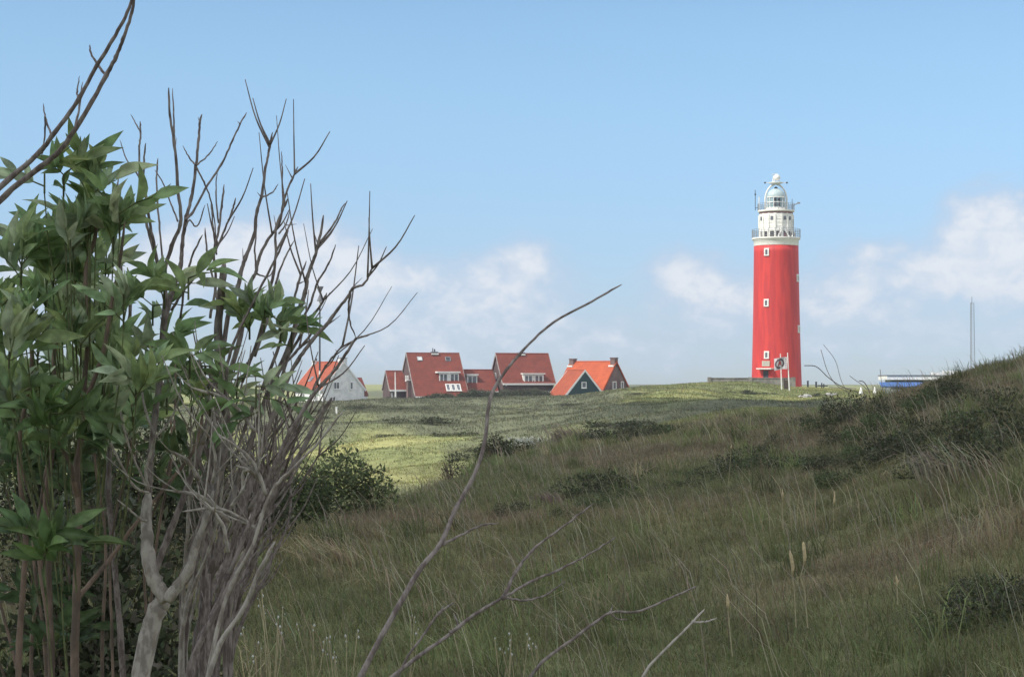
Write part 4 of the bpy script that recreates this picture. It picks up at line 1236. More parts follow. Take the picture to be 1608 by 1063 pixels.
hedge(1108, 1236, 252, 615, 626, 'long dark strip of scrub below the low wall at the lighthouse', 148, n=6000, size=.18)
# darker heath clumps in the valley and on the far dunes
fk = []
HG = 'dark heath clumps on the far dunes'
HL = 'dark low clump of heath on the sunlit far dunes'
hs_ = []
for i in range(40):
    px = rnd.uniform(420, 1330); d = rnd.uniform(85, 250)
    if px < 735 and 60 < d < 120: d += 80
    hs_.append((px, d))
def h_region(t):
    a = 'white cottage' if t[0] < 600 else 'large brick house' if t[0] < 740 else 'orange roofed house' if t[0] < 990 else 'open skyline' if t[0] < 1150 else 'lighthouse'
    return ('far dune below the ' if t[1] > 165 else 'nearer dune below the ') + a
HLS = order_labels(hs_, h_region, 'dark heath clump, %s from the left on the %s')
for i, (px, d) in enumerate(hs_):
    HL = HLS[i]
    if not fk or i < 4:
        r = random.Random(200 + i)
        bl = [(r.uniform(-1.2,1.2), r.uniform(-.6,.6), .12, r.uniform(.3,.8), r.uniform(.3,.6), r.uniform(.15,.4)) for _ in range(7)]
        o = bush('heath_clump', (0,0,0), bl, 1400, .12, DARK if i % 2 else [(.06,.07,.035),(.08,.085,.05)], 210 + i, HL, 'shrub', HG, 5, stem_r=.012); fk.append(o)
    else:
        o = copy_tree(fk[i % 4]); o['label'] = HL
    o.location = gz(px, d); s = rnd.uniform(.5, 1.3); o.scale = (s * rnd.uniform(1, 1.8), s, s * rnd.uniform(.6, 1.1)); o.rotation_euler = (0, 0, rnd.uniform(-.5, .5))

# tussocks of dry grass that stand out
def tussock(px, py, d, n, spread_px, L, wind, label, cols=(.36,.31,.24)):
    c = gz(px, d); sp = spread_px * d / F
    X = c.x + rng.normal(0, sp, n); Y = c.y + rng.normal(0, sp * .6, n)
    X -= c.x; Y -= c.y
    z = np.full(n, 0.0)
    ob = blades('grass_tussock', X, Y, rng.uniform(.5, 1.0, n) * L, np.full(n, .006 + d * .0003), rng.uniform(.5, .95, n), jit(np.tile([cols], (n, 1)), .2), label, wind=wind, spread=.22, z=z)
    ob.location = c; del ob['kind']; ob['category'] = 'grass tussock'
tussock(535, 885, 16.5, 130, 24, .55, (-1, 0), 'pale dry grass tussock swept to the left, near the bare stems', (.42,.36,.22))
tussock(1525, 760, 17, 90, 34, .6, (-1, 0), 'pale dry grass tussock fanning left at the right edge of the slope', (.33,.30,.20))
tussock(1480, 735, 18, 90, 20, .5, (-1, 0), 'thin grey dry tussock left of the big pale one at the right edge')
tussock(870, 800, 24, 140, 14, .4, (-1, .1), 'pinkish brown dry grass patch in front of the dark scrub', (.27,.2,.16))
tussock(900, 665, 50, 160, 16, .9, (-1, .1), 'pinkish dry grass tuft on the crest left of the crest shrubs', (.30,.23,.18))

# single tall stalks with a seed head
def stalk(pts, d, head, label, r=.0028):
    m = MB(); base = P(*pts[0], d); root = empty('grass_stalk', base, 0, label, 'grass stalk', 'tall seeding grass stalks')
    V = [P(a, b, d) - base for a, b in pts]
    m.tube(V, [r] * len(V), 5); m.build('stem', MST, root)
    H = [P(a, b, d) - base for a, b in head]
    m = MB(); m.tube(H, [.003] + [.008] * (len(H) - 2) + [.0015], 6); m.build('seed_head', MSH, root, True)
MST = material('straw', (.40,.35,.20), (.30,.26,.16), 20, .8)
MSH = material('seed_head', (.56,.45,.25), (.42,.33,.19), 60, .9, .5, 200)
stalk([(1268,985),(1264,930),(1257,905),(1262,888)], 8.6, [(1262,888),(1264,875),(1262,855),(1261,850)], 'seeding grass stalk with a crooked neck, tallest of the pair right of centre')
stalk([(1250,985),(1247,925),(1244,905)], 8.8, [(1244,905),(1245,890),(1242,872),(1240,864)], 'seeding grass stalk with a reddish head, left one of the pair right of centre')
stalk([(1150,1030),(1146,990),(1143,958)], 8.2, [(1143,958),(1143,945),(1142,932)], 'short seeding grass stalk low in the picture left of the pair')
stalk([(1309,830),(1309,800),(1308,795)], 15, [(1308,795),(1310,785),(1311,770)], 'slender seeding stalk in the middle of the slope')
stalk([(1229,830),(1229,790),(1229,785)], 15, [(1229,785),(1229,775),(1228,766)], 'pale seeding stalk left of the slender one on the slope')
stalk([(1410,950),(1409,925),(1408,920)], 9.5, [(1408,920),(1409,912),(1407,903)], 'tiny yellow seeding stalk right of the pair')
stalk([(1143,765),(1146,735),(1148,705)], 20, [(1148,705),(1148,702),(1149,698)], 'bare pale stalk beside the dark shrub on the slope')
# long bent stems against the sky on the crest
def bent(pts, d, label, r=.005):
    V = [P(a, b, d) for a, b in pts]; base = V[0]; root = empty('bent_stem', base, 0, label, 'stem', 'bent stems on the crest')
    m = MB(); m.tube(smooth_path([v - base for v in V]), r, 5); m.build('stem', M_bark, root)
def smooth_path(pts, sub=5):
    P_ = [Vector(p) for p in pts]; n = len(P_)
    if n < 3: return P_
    h = [max((P_[i+1] - P_[i]).length, 1e-5) for i in range(n - 1)]
    T = []
    for i in range(n):
        if i == 0: T.append((P_[1] - P_[0]) / h[0])
        elif i == n - 1: T.append((P_[-1] - P_[-2]) / h[-1])
        else: T.append(((P_[i] - P_[i-1]) / h[i-1] * h[i] + (P_[i+1] - P_[i]) / h[i] * h[i-1]) / (h[i] + h[i-1]))
    out = []
    for i in range(n - 1):
        for k in range(sub):
            t = k / sub; t2 = t * t; t3 = t2 * t
            out.append(P_[i]*(2*t3-3*t2+1) + T[i]*h[i]*(t3-2*t2+t) + P_[i+1]*(-2*t3+3*t2) + T[i+1]*h[i]*(t3-t2))
    out.append(P_[-1]); return out
bent([(1335,618),(1312,603),(1303,590),(1289,549)], 36, 'dark bent stem against the sky, left of the two parallel ones', .006)
bent([(1330,615),(1322,600),(1311,565),(1293,541)], 36, 'dark bent stem against the sky, right of the two parallel ones', .005)
bent([(1348,616),(1320,606),(1300,592),(1280,575),(1263,574)], 36, 'dark stem arching over to the left against the sky', .009)
bent([(1366,617),(1362,608),(1355,599),(1349,598)], 34, 'short reddish twig on the skyline by the parasols', .009)
bent([(1362,612),(1352,603),(1342,596),(1334,590)], 34, 'thin twig on the skyline pointing left', .006)
bent([(1390,628),(1385,605),(1383,590),(1382,580)], 33, 'thin upright twig on the skyline above the awning', .005)

# ------------------------------------------------------------------ the foreground: bare elder stems
def poly_tube(mb, pts, r0, r1, n=7, knots=True, seed=0, wob=.0008):
    r = random.Random(seed + int(pts[0][0] * 1000) & 0xffff)
    sm = smooth_path(pts, 6); L = len(sm)
    rad = []
    for i, p in enumerate(sm):
        t = i / (L - 1); rr = r0 + (r1 - r0) * t
        if knots and i % 6 == 0 and 0 < i < L - 1: rr *= 1.14
        rad.append(rr * r.uniform(.93, 1.07) * (.45 if i == L - 1 else .8 if i == L - 2 else 1))
        if 0 < i < L - 1: sm[i] = p + Vector((r.uniform(-wob, wob), r.uniform(-wob, wob), r.uniform(-wob, wob)))
    mb.tube(sm, rad, n)

class Shrub:
    def __init__(s, name, base, label, cat):
        s.base = Vector(base); s.root = empty(name, base, 0, label, cat)
    def w(s, pts): return [P(a, b, d) - s.base for a, b, d in pts]

ox = P(300, 900, 4.1)
BARE = Shrub('bare_shrub', (ox.x, 4.1, Z(ox.x, 4.1) - .02), 'large bare shrub of many grey leafless stems fanning up at the left', 'shrub')
def dline(pts, d0, d1):
    n = len(pts); return [(a, b, d0 + (d1 - d0) * i / max(1, n - 1)) for i, (a, b) in enumerate(pts)]
def stem(pts, w0, w1, d0=4.0, d1=4.0, twigs=(), name='stem', mat=None, shrub=None, rootx=None, auto=0, sd=0):
    """pts from the base up, widths in photo pixels"""
    sh = shrub or BARE; mb = MB()
    if sh is BARE and name == 'stem': w0 *= .66; w1 *= .75
    tw_ = .8 if sh is BARE else 1.0
    q = sh.w(dline(pts, d0, d1))
    if rootx is not None:        # carry on down to the soil
        pr = P(rootx, 1063, d0); g0 = Vector((pr.x, d0, Z(pr.x, d0) - .03)) - sh.base
        mid = g0.lerp(q[0], .55) + Vector((.01, 0, 0)); q = [g0, mid] + q
    k0 = d0 / F / 2; poly_tube(mb, q, w0 * k0, w1 * k0, 8 if w0 > 9 else 6, seed=sd)
    for t in twigs:
        poly_tube(mb, sh.w(dline(t[0], t[2] if len(t) > 2 else (d0+d1)/2, t[3] if len(t) > 3 else (d0+d1)/2 + .05)), t[1] * tw_ * k0, t[1] * .4 * k0, 5, seed=sd+1)
    # side shoots in opposite pairs
    r = random.Random(sd * 31 + int(pts[0][0]))
    for _ in range(auto):
        i = r.randrange(len(q) - 2, len(q)) if r.random() < .25 else r.randrange(max(1, len(q)//2), len(q))
        i = min(i, len(q) - 1); a, b = q[i-1], q[i]; t = r.random(); p = a.lerp(b, t); dr = (b - a).normalized()
        for s in ((-1, 1) if r.random() < .5 else (r.choice((-1, 1)),)):
            side = Vector((s * r.uniform(.35, .8), r.uniform(-.4, .4), r.uniform(.1, .3)))
            d_ = (dr + side).normalized(); ln = r.uniform(.06, .22)
            e1 = p + d_ * ln * .5; e2 = e1 + (d_ + Vector((0, 0, .55))).normalized() * ln * .6
            rr = r.uniform(2.4, 4) * k0
            mb.tube(smooth_path([p, e1, e2], 4), [rr * (1 - .6 * j / 8) for j in range(9)], 5)
    o = mb.build(name, mat or M_bark, sh.root, True)
    return o

# forked pale trunk and what grows from it
stem([(233,1000),(248,955),(263,937)], 32, 26, 4.0, 4.0, name='trunk', mat=M_bark2, rootx=225)
stem([(263,942),(243,912),(232,868),(231,841),(229,811),(233,773)], 25, 15, 3.97, 4.0, name='trunk', mat=M_bark2, sd=61)
stem([(262,940),(243,912),(232,868),(231,841),(229,811),(233,773),(237,713),(244,650),(250,600),(255,556),(258,511),(269,465),(284,415),(286,386),(293,340),(300,314),(308,260),(312,218),(314,193),(317,180)],
     20, 4, 4.0, 4.15, [([(307,259),(297,247),(287,229)],4), ([(308,260),(328,243),(342,222)],4), ([(308,262),(320,286),(331,314),(338,360),(341,395)],4), ([(314,195),(311,184)],4)], sd=1, mat=M_bark)
stem([(291,345),(300,337),(322,297),(348,258),(365,221),(377,195),(387,177)], 7, 3.5, 4.1, 4.2, [([(377,195),(373,191)],4), ([(347,261),(350,258)],4)], sd=2)
stem([(252,590),(255,522),(260,465),(258,430),(270,386),(283,353),(279,294),(274,229),(267,181),(265,138)], 13, 4, 4.05, 3.95, [([(274,229),(273,201),(271,139)],5), ([(275,230),(277,217)],4)], sd=3)
stem([(252,434),(241,381),(232,330),(229,308),(226,286),(226,252),(229,225)], 8, 3.5, 4.0, 4.0, [([(225,289),(212,269),(198,249),(188,220)],4)], sd=4)
stem([(256,440),(243,400),(231,355),(221,308),(219,283),(219,229),(221,207),(220,191)], 7, 3.5, 4.05, 4.1, [([(221,207),(214,196),(205,180)],3.5)], sd=5)
stem([(258,420),(256,410),(250,350),(247,314),(246,280),(248,249)], 5, 3.5, 4.1, 4.2, [([(279,348),(269,322),(255,286),(243,267)],4)], sd=6)
stem([(192,470),(190,400),(187,360),(184,305),(186,279)], 6, 3, 4.3, 4.3, sd=7)
stem([(300,1030),(262,940),(293,901),(308,856),(323,814),(335,770),(346,732),(357,675),(350,620),(342,528),(348,457),(352,412)][1:], 30, 14, 4.0, 3.9, sd=8)
stem([(262,941),(280,919),(297,893),(308,856),(323,814),(335,770)], 19, 7, 3.96, 3.93, name='trunk', mat=M_bark2, sd=62)
stem([(244,895),(263,845),(293,769),(310,720),(323,675),(332,600),(330,540)], 17, 9, 4.15, 4.2, [([(323,675),(340,640),(352,600)],7)], sd=9, auto=3)
# U shaped pale fork and small twigs low down
stem([(234,769),(229,745),(240,700),(244,686)], 8, 6, 3.9, 3.85, [([(244,687),(229,645),(222,600),(226,560)],6), ([(244,687),(267,660),(282,622),(284,590)],5)], sd=10, mat=M_bark2)
stem([(233,773),(222,771),(210,762),(188,724),(165,672),(160,640)], 7, 4, 3.95, 3.85, sd=11, mat=M_bark2)
stem([(228,762),(222,747),(199,690),(188,638),(183,600)], 6, 4, 3.95, 3.9, sd=12, mat=M_bark2)
stem([(230,818),(222,816),(203,800),(184,784)], 6, 3.5, 3.95, 3.85, sd=13, mat=M_bark2)
# upper right fan
stem([(269,488),(286,460),(314,426),(339,392),(352,362),(365,330),(370,311)], 7, 3.5, 4.2, 4.2, auto=2, sd=14)
stem([(283,500),(294,429),(305,395),(318,369)], 6, 3.5, 3.95, 3.9, sd=15)
stem([(342,500),(339,457),(331,423),(325,392),(322,358)], 6, 3.5, 4.2, 4.25, sd=16)
stem([(330,500),(339,440),(336,395),(344,358),(348,325),(352,290)], 7, 4, 4.1, 4.1, [([(340,400),(333,340),(331,314)],4), ([(343,350),(339,303),(341,269)],4)], sd=17)
stem([(290,360),(298,345),(306,356),(322,322)], 4, 3, 4.1, 4.1, sd=18)
stem([(330,700),(345,600),(363,479),(374,449),(378,429),(386,403),(399,369),(404,330),(410,311),(417,263),(423,235),(428,208)], 13, 4, 4.05, 4.1,
     [([(411,310),(427,303),(437,289)],4), ([(411,311),(404,302)],4), ([(382,412),(381,390)],4)], sd=19, auto=2)
stem([(345,640),(375,540),(391,460),(394,442),(402,427),(406,408),(419,380),(439,349),(444,322),(458,283),(468,262)], 11, 3.5, 4.2, 4.2,
     [([(459,280),(448,259)],3.5), ([(444,322),(443,263),(442,238)],4), ([(403,430),(400,395),(404,353)],5), ([(403,430),(420,435),(432,420)],4)], sd=20, auto=2)
stem([(380,600),(415,500),(423,459),(429,434),(433,395),(434,354),(444,330),(452,312)], 9, 4, 4.0, 4.0, [([(434,360),(430,338)],4), ([(438,367),(449,352),(455,330)],4), ([(449,354),(466,352)],3)], sd=21, auto=2)
stem([(400,560),(429,472),(436,434),(447,406),(462,378)], 7, 3, 4.15, 4.2, sd=22)
stem([(352,640),(360,560),(400,470),(438,395),(453,362)], 8, 3.5, 3.85, 3.8, sd=23)
stem([(330,900),(372,760),(420,620),(455,540),(473,479),(479,460),(483,434),(494,404),(500,382),(508,338)], 15, 5, 4.0, 3.95,
     [([(500,384),(526,349),(535,330),(542,319)],4.5), ([(499,384),(492,362)],4), ([(494,404),(497,403)],4)], sd=24, auto=4)
stem([(400,640),(450,510),(460,479),(468,446),(481,410)], 9, 4, 4.1, 4.1, [([(468,446),(479,441)],5)], sd=25, auto=1)
stem([(440,600),(475,500),(487,479),(498,444),(516,414),(527,384)], 7, 3, 4.05, 4.0, sd=26)
stem([(340,930),(385,790),(430,650),(468,565),(491,534),(512,510),(528,489),(547,465),(554,453),(570,447),(580,431),(586,417)], 11.5, 3.5, 3.85, 3.75,
     [([(554,451),(569,436)],3.5), ([(550,460),(547,486),(550,508),(559,530)],5), ([(516,509),(535,495)],4)], sd=27, auto=2)
stem([(360,900),(410,780),(460,670),(500,610),(528,578),(545,553),(559,532),(568,529),(580,526)], 11, 3.5, 3.7, 3.6, [([(559,532),(530,552),(521,568),(500,590)],4), ([(530,555),(527,549)],4)], sd=28, auto=2)
stem([(370,760),(430,600),(475,522),(488,499),(506,476),(513,460)], 9, 4, 3.95, 3.9, sd=29, auto=2)
stem([(360,740),(420,600),(464,553),(487,527),(497,513)], 9, 4, 4.1, 4.1, sd=30, auto=1)
stem([(390,800),(440,720),(480,640),(497,600),(521,562),(540,540)], 8, 3, 3.9, 3.9, sd=31, auto=2)
stem([(300,1040),(345,950),(405,830),(434,769),(464,724),(498,663),(520,626)], 14, 9, 3.8, 3.7, sd=32, rootx=285)
stem([(330,1040),(372,900),(390,870),(434,761),(460,735),(498,697),(539,645)], 12, 4, 3.7, 3.6, sd=33, rootx=310, mat=M_bark2)
stem([(345,1010),(385,950),(405,900),(432,850)], 15, 7, 3.55, 3.5, sd=34, rootx=330, mat=M_bark2)
stem([(400,738),(383,740),(380,770),(362,795)][::-1], 8, 5, 3.7, 3.65, [([(380,770),(395,735),(420,712)],5)], sd=35, mat=M_bark2)
stem([(357,690),(340,670),(334,645),(330,620)], 8, 6, 3.8, 3.8, [([(357,690),(368,650),(392,610)],6)], sd=36, mat=M_bark2)
# the crowd of leaning stems between the trunk and the open slope
r = random.Random(12)
for k in range(30):
    bx = r.uniform(285, 385); d0 = r.uniform(4.15, 4.9)
    ang = math.radians(r.uniform(56, 72) if k % 3 else r.uniform(74, 92)); ln = r.uniform(180, 430)
    pts = []; x, y = bx, r.uniform(880, 1010); a = ang
    n = 6
    for j in range(n):
        pts.append((x, y)); x += math.cos(a) * ln / n; y -= math.sin(a) * ln / n; a += r.uniform(-.10, .14)
        if x > 560 - (y - 560) * .42: a = math.radians(88)
    stem(pts, r.uniform(7, 14), r.uniform(3, 5), d0, d0 + r.uniform(-.35, .35), sd=100 + k, auto=r.choice((3, 4, 5, 6)), rootx=bx - r.uniform(0, 22), mat=M_bark if r.random() < .8 else M_bark2)
# dead side shoots crossing each other low in the crowd
for k in range(12):
    x, y = r.uniform(310, 470), r.uniform(640, 900); a = math.radians(r.uniform(25, 150)); ln = r.uniform(50, 130); d0 = r.uniform(3.6, 4.1)
    if x > 520 - (y - 600) * .42: continue
    stem([(x, y), (x + math.cos(a)*ln*.5, y - math.sin(a)*ln*.5), (x + math.cos(a+.2)*ln, y - math.sin(a+.3)*ln)], r.uniform(5, 8), 4, d0, d0 - .05, sd=400 + k, auto=2, mat=M_bark2, name='shoot')

# ------------------------------------------------------------------ leafy elder at the left edge
ol = P(120, 900, 4.0)
LEAFY = Shrub('leafy_shrub', (ol.x, 4.0, Z(ol.x, 4.0) - .02), 'leafy green shrub with long pointed leaves filling the left edge of the view', 'shrub')
stem([(118,1000),(120,939),(122,863),(124,781),(120,732),(130,675),(133,600),(140,500),(135,420),(150,370),(148,320)], 15, 5, 3.9, 3.9, name='stem', mat=M_barkb, shrub=LEAFY, rootx=115, sd=51)
stem([(120,940),(150,905),(169,882),(210,826),(256,769),(308,698),(320,640)], 9, 5, 3.95, 4.2, name='stem', mat=M_barkb, shrub=LEAFY, sd=52)
stem([(122,780),(116,760),(112,735),(95,700),(80,680)], 10, 4, 3.9, 3.8, name='stem', mat=M_barkb, shrub=LEAFY, sd=53)
stem([(80,1010),(76,880),(72,780),(90,650),(85,560),(100,480),(95,420)], 12, 4, 4.3, 4.2, name='stem', mat=M_barkb, shrub=LEAFY, rootx=80, sd=54)
stem([(190,1010),(178,860),(170,760),(180,640),(190,560),(205,480),(200,420)], 12, 4, 4.4, 4.3, name='stem', mat=M_bark, shrub=LEAFY, rootx=195, sd=55)
stem([(130,640),(160,560),(175,480),(190,400),(196,350)], 8, 4, 3.85, 3.8, name='stem', mat=M_barkb, shrub=LEAFY, sd=56)
stem([(30,1010),(40,850),(30,700),(50,560),(40,480)], 12, 5, 4.1, 4.0, name='stem', mat=M_barkb, shrub=LEAFY, rootx=30, sd=57)
for k in range(7):
    bx = r.uniform(30, 250); d0 = r.uniform(4.3, 5.2)
    stem([(bx, 1000), (bx + r.uniform(-20,20), 850), (bx + r.uniform(-30,40), 700), (bx + r.uniform(-30,50), 560)], r.uniform(5, 9), 3, d0, d0, name='stem', mat=M_barkb, shrub=LEAFY, rootx=bx, sd=300 + k)

# leaflet template: long pointed blade folded along the midrib
TL = []
_prof = [(0, .04), (.12, .55), (.28, .95), (.45, 1.0), (.62, .82), (.78, .5), (.9, .22), (1.0, .0)]
for (t, w) in _prof:
    z = -.22 * t * t
    TL += [(t, -w * .140, z + .06 * w), (t, -w * .085, z + .028 * w), (t, 0, z), (t, w * .085, z + .028 * w), (t, w * .140, z + .06 * w)]
TL = np.array(TL); TQ = []
for i in range(len(_prof) - 1):
    for j in range(4): TQ.append([i*5+j, (i+1)*5+j, (i+1)*5+j+1, i*5+j+1])
TQ = np.array(TQ)

class Leaves:
    def __init__(s): s.V = []; s.C = []; s.r = random.Random(99); s.tw = MB()
    def leaflet(s, p, dr, nrm, L, col):
        dr = dr.normalized(); sd_ = dr.cross(nrm)
        if sd_.length < 1e-4: sd_ = dr.cross(Vector((1,.2,.1)))
        sd_.normalize(); n = sd_.cross(dr)
        wf = s.r.uniform(.85, 1.25); cu = s.r.uniform(.3, 1.9); fo = s.r.uniform(.8, 4.2)
        T = TL.copy(); T[:, 2] = (T[:, 2] + .22 * T[:, 0] ** 2) * fo - .22 * cu * T[:, 0] ** 2
        T[:, 1] *= wf
        B = np.array([list(dr), list(sd_), list(n)])
        s.V.append(np.array(p) + (T * L) @ B)
        c = np.tile(np.array(col), (len(T), 1)); c[2::5] *= 1.18
        s.C.append(c)
    def j(s, col):
        k = s.r.uniform(.78, 1.3); h = s.r.uniform(.94, 1.06)
        return [col[0] * k * h, col[1] * k, col[2] * k / h]
    def compound(s, p, dr, L, col, pairs=2):
        """rachis with opposite leaflets and one at the tip"""
        dr = dr.normalized(); r = s.r
        drp = (dr + Vector((0, 0, -.25))).normalized(); e = p + dr * L * .55 + drp * L * .45; hub = s.hub
        s.tw.tube([hub, p], [.0022, .0018], 4)
        s.tw.tube([p, p + dr * L * .55, e], [.0018, .0014, .001], 4)
        nrm = Vector((r.uniform(-.9,.9), r.uniform(-1.4, .2), r.uniform(.2, 1))).normalized()
        side = dr.cross(nrm).normalized()
        for k in range(pairs):
            q = p + dr * L * (.35 + .5 * k / max(1, pairs - 1) if pairs > 1 else .5)
            for sg in (-1, 1):
                dd = (dr * r.uniform(.6, 1.1) + side * sg * r.uniform(.4, .9) + nrm * r.uniform(-.2, .35) + Vector((0, 0, r.uniform(-.2, 1.3))))
                s.leaflet(q, dd, nrm + side * sg * .3, r.uniform(.056, .094) * s.sc, s.j(col))
        s.leaflet(e, drp + nrm * r.uniform(-.1, .2), nrm, r.uniform(.072, .105) * s.sc, s.j(col))
    def cluster(s, px, py, d, n=6, up=1.0, sc=1.0, cols=None, base=None, shoot=False):
        s.sc = sc; r = s.r; c0 = P(px, py, d) - base; s.hub = c0 + Vector((0, 0, -.045))
        if shoot:      # the green shoot that carries the spray, running down into the shrub
            ln = r.uniform(.22, .34); lean = max(-.12, min(.12, (P(125, py, d).x - P(px, py, d).x) * .35))
            s.tw.tube(smooth_path([s.hub + Vector((lean, r.uniform(0, .05), -ln)), s.hub + Vector((lean * .35, .01, -ln * .5)), s.hub], 3), [.0019, .0018, .0018, .0017, .0016, .0015, .0014], 5)
        cols = cols or [(.22,.31,.135), (.28,.37,.185), (.165,.24,.10), (.36,.42,.26), (.27,.34,.14)]
        for k in range(n):
            a = 2 * PI * k / n + r.uniform(-.4, .4); e = r.uniform(.15, 1.2) * up
            dr = Vector((math.cos(a), math.sin(a) * .8, e))
            s.compound(c0 + Vector((0, 0, -.03 * (k % 2))), dr, r.uniform(.03, .085) * sc, r.choice(cols), r.choice((1, 2, 2)))
    def build(s, parent, name='foliage', tname='leaf_stalks'):
        n = len(s.V); V = np.concatenate(s.V); C = np.concatenate(s.C)
        Q = (TQ[None] + (np.arange(n) * len(TL))[:, None, None]).reshape(-1, 4)
        tq = np.array([f for f in s.tw.f if len(f) == 4 and max(f) - min(f) > 3]) + len(V)
        V = np.vstack([V, np.array([list(v) for v in s.tw.v])]); Q = np.vstack([Q, tq])
        C = np.vstack([C, np.tile([[.16, .18, .08]], (len(s.tw.v), 1))])
        o = npmesh(name, V, Q, None, M_leaf, C, parent, True)
M_leafstalk = material('leaf_stalk', (.16,.19,.08), (.13,.12,.06), 20, .7)
class Sprays:
    n = 0
    def cluster(s, *a, **k):
        L_ = Leaves(); L_.r = random.Random(500 + Sprays.n); Sprays.n += 1
        L_.cluster(*a, shoot=True, **k); L_.build(LEAFY.root, 'leaf_spray', 'leaf_stalk')
LV = Sprays(); b_ = LEAFY.base
LV.cluster(140, 308, 3.85, 4, 1.8, .9, base=b_); LV.cluster(143, 280, 3.85, 6, 1.9, .8, base=b_); LV.cluster(100, 275, 3.8, 3, .8, .8, base=b_)
LV.cluster(188, 335, 3.8, 4, 1.2, 1.0, base=b_); LV.cluster(115, 360, 3.9, 4, 1.2, .9, base=b_); LV.cluster(70, 270, 3.8, 2, .6, .8, base=b_); LV.cluster(178, 365, 3.85, 4, 1.4, .9, base=b_); LV.cluster(150, 345, 3.9, 3, 1.0, .8, base=b_)
edge = [(385, 65, 165), (425, 20, 190), (465, 0, 205), (505, -10, 200), (550, -10, 200), (595, -10, 215), (640, -10, 220), (685, 0, 200)]
r = random.Random(4)
for (py, xa, xb) in edge:
    for k in range(5):
        px = xa + (xb - xa) * (k + r.random()) / 5
        LV.cluster(px, py + r.uniform(-18, 18), r.uniform(3.7, 4.5), r.choice((4, 5, 6)), r.uniform(1.2, 2.8), r.uniform(.74, .98), base=b_)
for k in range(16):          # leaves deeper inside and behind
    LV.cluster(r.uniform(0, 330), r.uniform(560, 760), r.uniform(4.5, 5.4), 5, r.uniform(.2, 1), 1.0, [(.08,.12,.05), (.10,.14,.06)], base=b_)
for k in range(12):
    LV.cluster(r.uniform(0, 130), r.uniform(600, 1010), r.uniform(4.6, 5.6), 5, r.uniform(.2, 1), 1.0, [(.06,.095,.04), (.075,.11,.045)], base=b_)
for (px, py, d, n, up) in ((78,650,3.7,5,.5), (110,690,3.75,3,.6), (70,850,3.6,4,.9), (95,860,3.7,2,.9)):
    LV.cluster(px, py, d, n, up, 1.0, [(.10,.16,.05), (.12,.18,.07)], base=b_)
b_ = BARE.base
for (px, py, d, n, up, sc_) in ((258,452,3.85,3,1.2,.8), (296,437,3.8,2,.3,1.0), (392,500,3.9,4,1.1,.72), (415,488,3.85,4,1.3,.7), (440,505,3.85,4,.6,.72), (458,520,3.85,3,.1,.75), (380,482,3.95,3,1,.7),
                           (298,560,3.8,3,.5,.85), (322,575,3.9,3,0,.85), (330,620,3.85,3,-.1,.8), (402,607,3.7,2,.1,.8), (408,622,3.7,2,-.4,.8), (372,596,3.9,3,.2,.75),
                           (250,540,4.1,4,.6,.9), (262,620,4.2,4,.4,.9), (240,480,4.1,3,.6,.85)):
    LB = Leaves(); LB.r = random.Random(int(px)); LB.cluster(px, py, d, n, up, sc_, base=b_); LB.build(BARE.root, 'leaf_spray', 'leaf_stalk')

# ------------------------------------------------------------------ branches reaching in from the upper left
oa = P(-260, 900, 3.5)
OVER = Shrub('overhanging_branches', (oa.x, 3.5, Z(oa.x, 3.5) - .02), 'pair of bare branches sweeping up across the upper left corner', 'branch')
stem([(-230,1000),(-180,700),(-90,400),(10,285),(64,237),(81,215),(123,157),(153,102),(177,63),(200,20),(215,-30)], 11, 4.5, 3.5, 3.3,
     [([(123,157),(121,145),(125,120)],4), ([(81,214),(71,184),(68,163)],4), ([(71,184),(70,218),(64,252)],3.5)], name='branch', shrub=OVER, rootx=-250, sd=71)
stem([(-180,700),(-70,420),(10,305),(64,262),(88,243),(118,204),(167,118),(182,90),(193,63),(207,20),(216,-40)], 10.5, 4.5, 3.5, 3.35,
     [([(118,204),(125,167),(130,129)],4.5), ([(167,120),(153,102),(142,81),(141,71)],5)], name='branch', shrub=OVER, sd=72)

# ------------------------------------------------------------------ single branches in front of the slope
def branch(main, w0, w1, d0, d1, twigs, label, mat=M_bark, ext=(0, 0), sd=0, name='bare_branch'):
    px, py = main[0]
    q = P(ext[0], ext[1], d0); base = Vector((q.x, d0, Z(q.x, d0) - .02))
    root = empty(name, base, 0, label, 'branch')
    mb = MB(); k0 = d0 / F / 2
    pts = [Vector((0, 0, 0)), ] + [P(a, b, d0 + (d1 - d0) * i / (len(main) - 1)) - base for i, (a, b) in enumerate(main)]
    poly_tube(mb, pts, w0 * k0, w1 * k0, 8, seed=sd, wob=.0004, knots=False)
    mb.build('main_branch', mat, root, True)
    for (tp, w) in twigs:
        mb = MB()
        i = min(range(len(main)), key=lambda j: abs(main[j][0] - tp[0][0]) + abs(main[j][1] - tp[0][1]))
        dd = d0 + (d1 - d0) * i / (len(main) - 1)
        poly_tube(mb, [P(a, b, dd + .02 * j) - base for j, (a, b) in enumerate(tp)], w * k0, w * .5 * k0, 6, seed=sd + 3, wob=.001)
        a, b = tp[0]; c = P(a, b, dd) - base; rr = w * k0 * 1.5
        mb.lathe([(.001, -rr), (rr * .8, -rr * .6), (rr, 0), (rr * .8, rr * .6), (.001, rr)], 8, tuple(c))
        mb.build('twig', mat, root, True)
branch([(560,1075),(598,1000),(635,935),(662,890),(689,858),(715,800),(745,745),(762,690),(767,640),(775,612),(800,575),(820,552),(860,513),(930,473),(976,447)], 10, 3.6, 2.6, 2.9,
       [([(690,857),(712,846),(735,834),(762,823),(782,822)], 5)], 'long bare branch curving up past the houses into the sky', ext=(450,1500), sd=81)
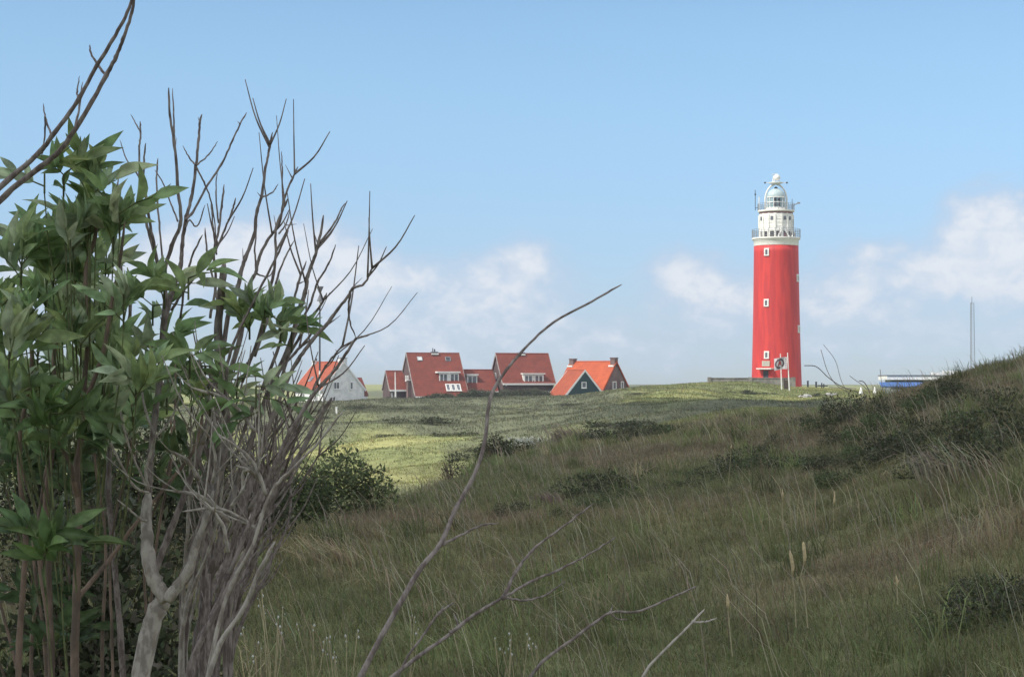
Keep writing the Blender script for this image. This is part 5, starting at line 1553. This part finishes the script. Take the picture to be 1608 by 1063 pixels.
branch([(600,1075),(650,1035),(700,1000),(745,965),(790,938)], 7, 5.5, 2.7, 2.75,
       [([(790,938),(812,895),(835,865),(880,830),(932,790)], 6), ([(790,938),(830,915),(880,893),(925,870),(968,842)], 5.5), ([(790,938),(830,942),(860,932),(888,912)], 4.5),
        ([(708,992),(720,985),(712,962)], 4.5)], 'bare branch splitting into three thin twigs low in the middle', ext=(480,1480), sd=82)
branch([(850,1040),(905,999),(930,980),(958,962),(1000,960),(1050,940),(1095,920)], 5.5, 3, 2.9, 3.0,
       [([(958,962),(962,950)], 4), ([(958,962),(970,972),(985,972)], 3.5)], 'pale crooked twig low in the picture right of the three pronged branch', mat=M_bark, ext=(700,1420), sd=83)
branch([(1020,1045),(1065,999),(1088,976),(1106,956)], 4.5, 3, 2.9, 2.95, [([(1088,976),(1110,976),(1126,969)], 4)], 'short forked pale twig low in the picture, furthest right', mat=M_bark2, ext=(880,1450), sd=84)
branch([(640,1030),(664,998),(690,962),(713,945)], 4.5, 3, 2.75, 2.8, [([(690,962),(697,950)], 4)], 'short thin twig beside the foot of the long curved branch', mat=M_bark, ext=(560,1450), sd=85)

# silvery weeds with pale tips by the lower edge
def weed(px, py, d, h, label, seed):
    c = gz(px, d); r = random.Random(seed); root = empty('weed', c, 0, label, 'weed', 'pale weeds in the near grass')
    top = P(px, py, d).z - c.z; m = MB()
    for k in range(3):
        f = MB()
        tip = Vector((r.uniform(-.07,.07), r.uniform(-.05,.05), top * r.uniform(.6, 1)))
        m.tube([Vector((r.uniform(-.02,.02), 0, 0)), tip * .5 + Vector((.01,0,0)), tip], .0022, 4)
        for j in range(2):
            q = tip * (1 - .06 * j) + Vector((r.uniform(-.012,.012), r.uniform(-.01,.01), 0)); s = r.uniform(.003, .006)
            f.lathe([(.0005,-s*1.6),(s,0),(.0005,s*1.6)], 5, tuple(q))
        f.build('seed_head', MWD, root)
    m.build('stem', MST, root)
MWD = material('silver_tips', (.55,.56,.50), (.40,.42,.38), 30, .8)
WPX = ((420,912),(430,935),(490,945),(538,978),(525,985),(640,955),(788,985),(808,985),(845,972),(405,960))
WL = order_labels(WPX, lambda t: 'lower edge of the view', 'pale tipped weed, %s from left along %s')
for i, (px, py) in enumerate(WPX):
    weed(px, py, 8.3 + (i % 3) * .5, .2, WL[i], i)

# ------------------------------------------------------------------ the air: thin haze
def make_haze():
    m = bpy.data.materials.new('haze'); m.use_nodes = True; nt = m.node_tree; nt.nodes.clear()
    v = nt.nodes.new('ShaderNodeVolumePrincipled'); v.inputs['Color'].default_value = (.80, .88, 1.0, 1)
    v.inputs['Density'].default_value = HAZE; v.inputs['Anisotropy'].default_value = 0.0
    o = nt.nodes.new('ShaderNodeOutputMaterial'); nt.links.new(v.outputs[0], o.inputs['Volume'])
    mb = MB(); mb.box(-1020, 1020, -1020, 1020, -8, 60); ob = mb.build('haze', m); tag(ob, kind='stuff')
HAZE = 0.00024
if HAZE: make_haze()
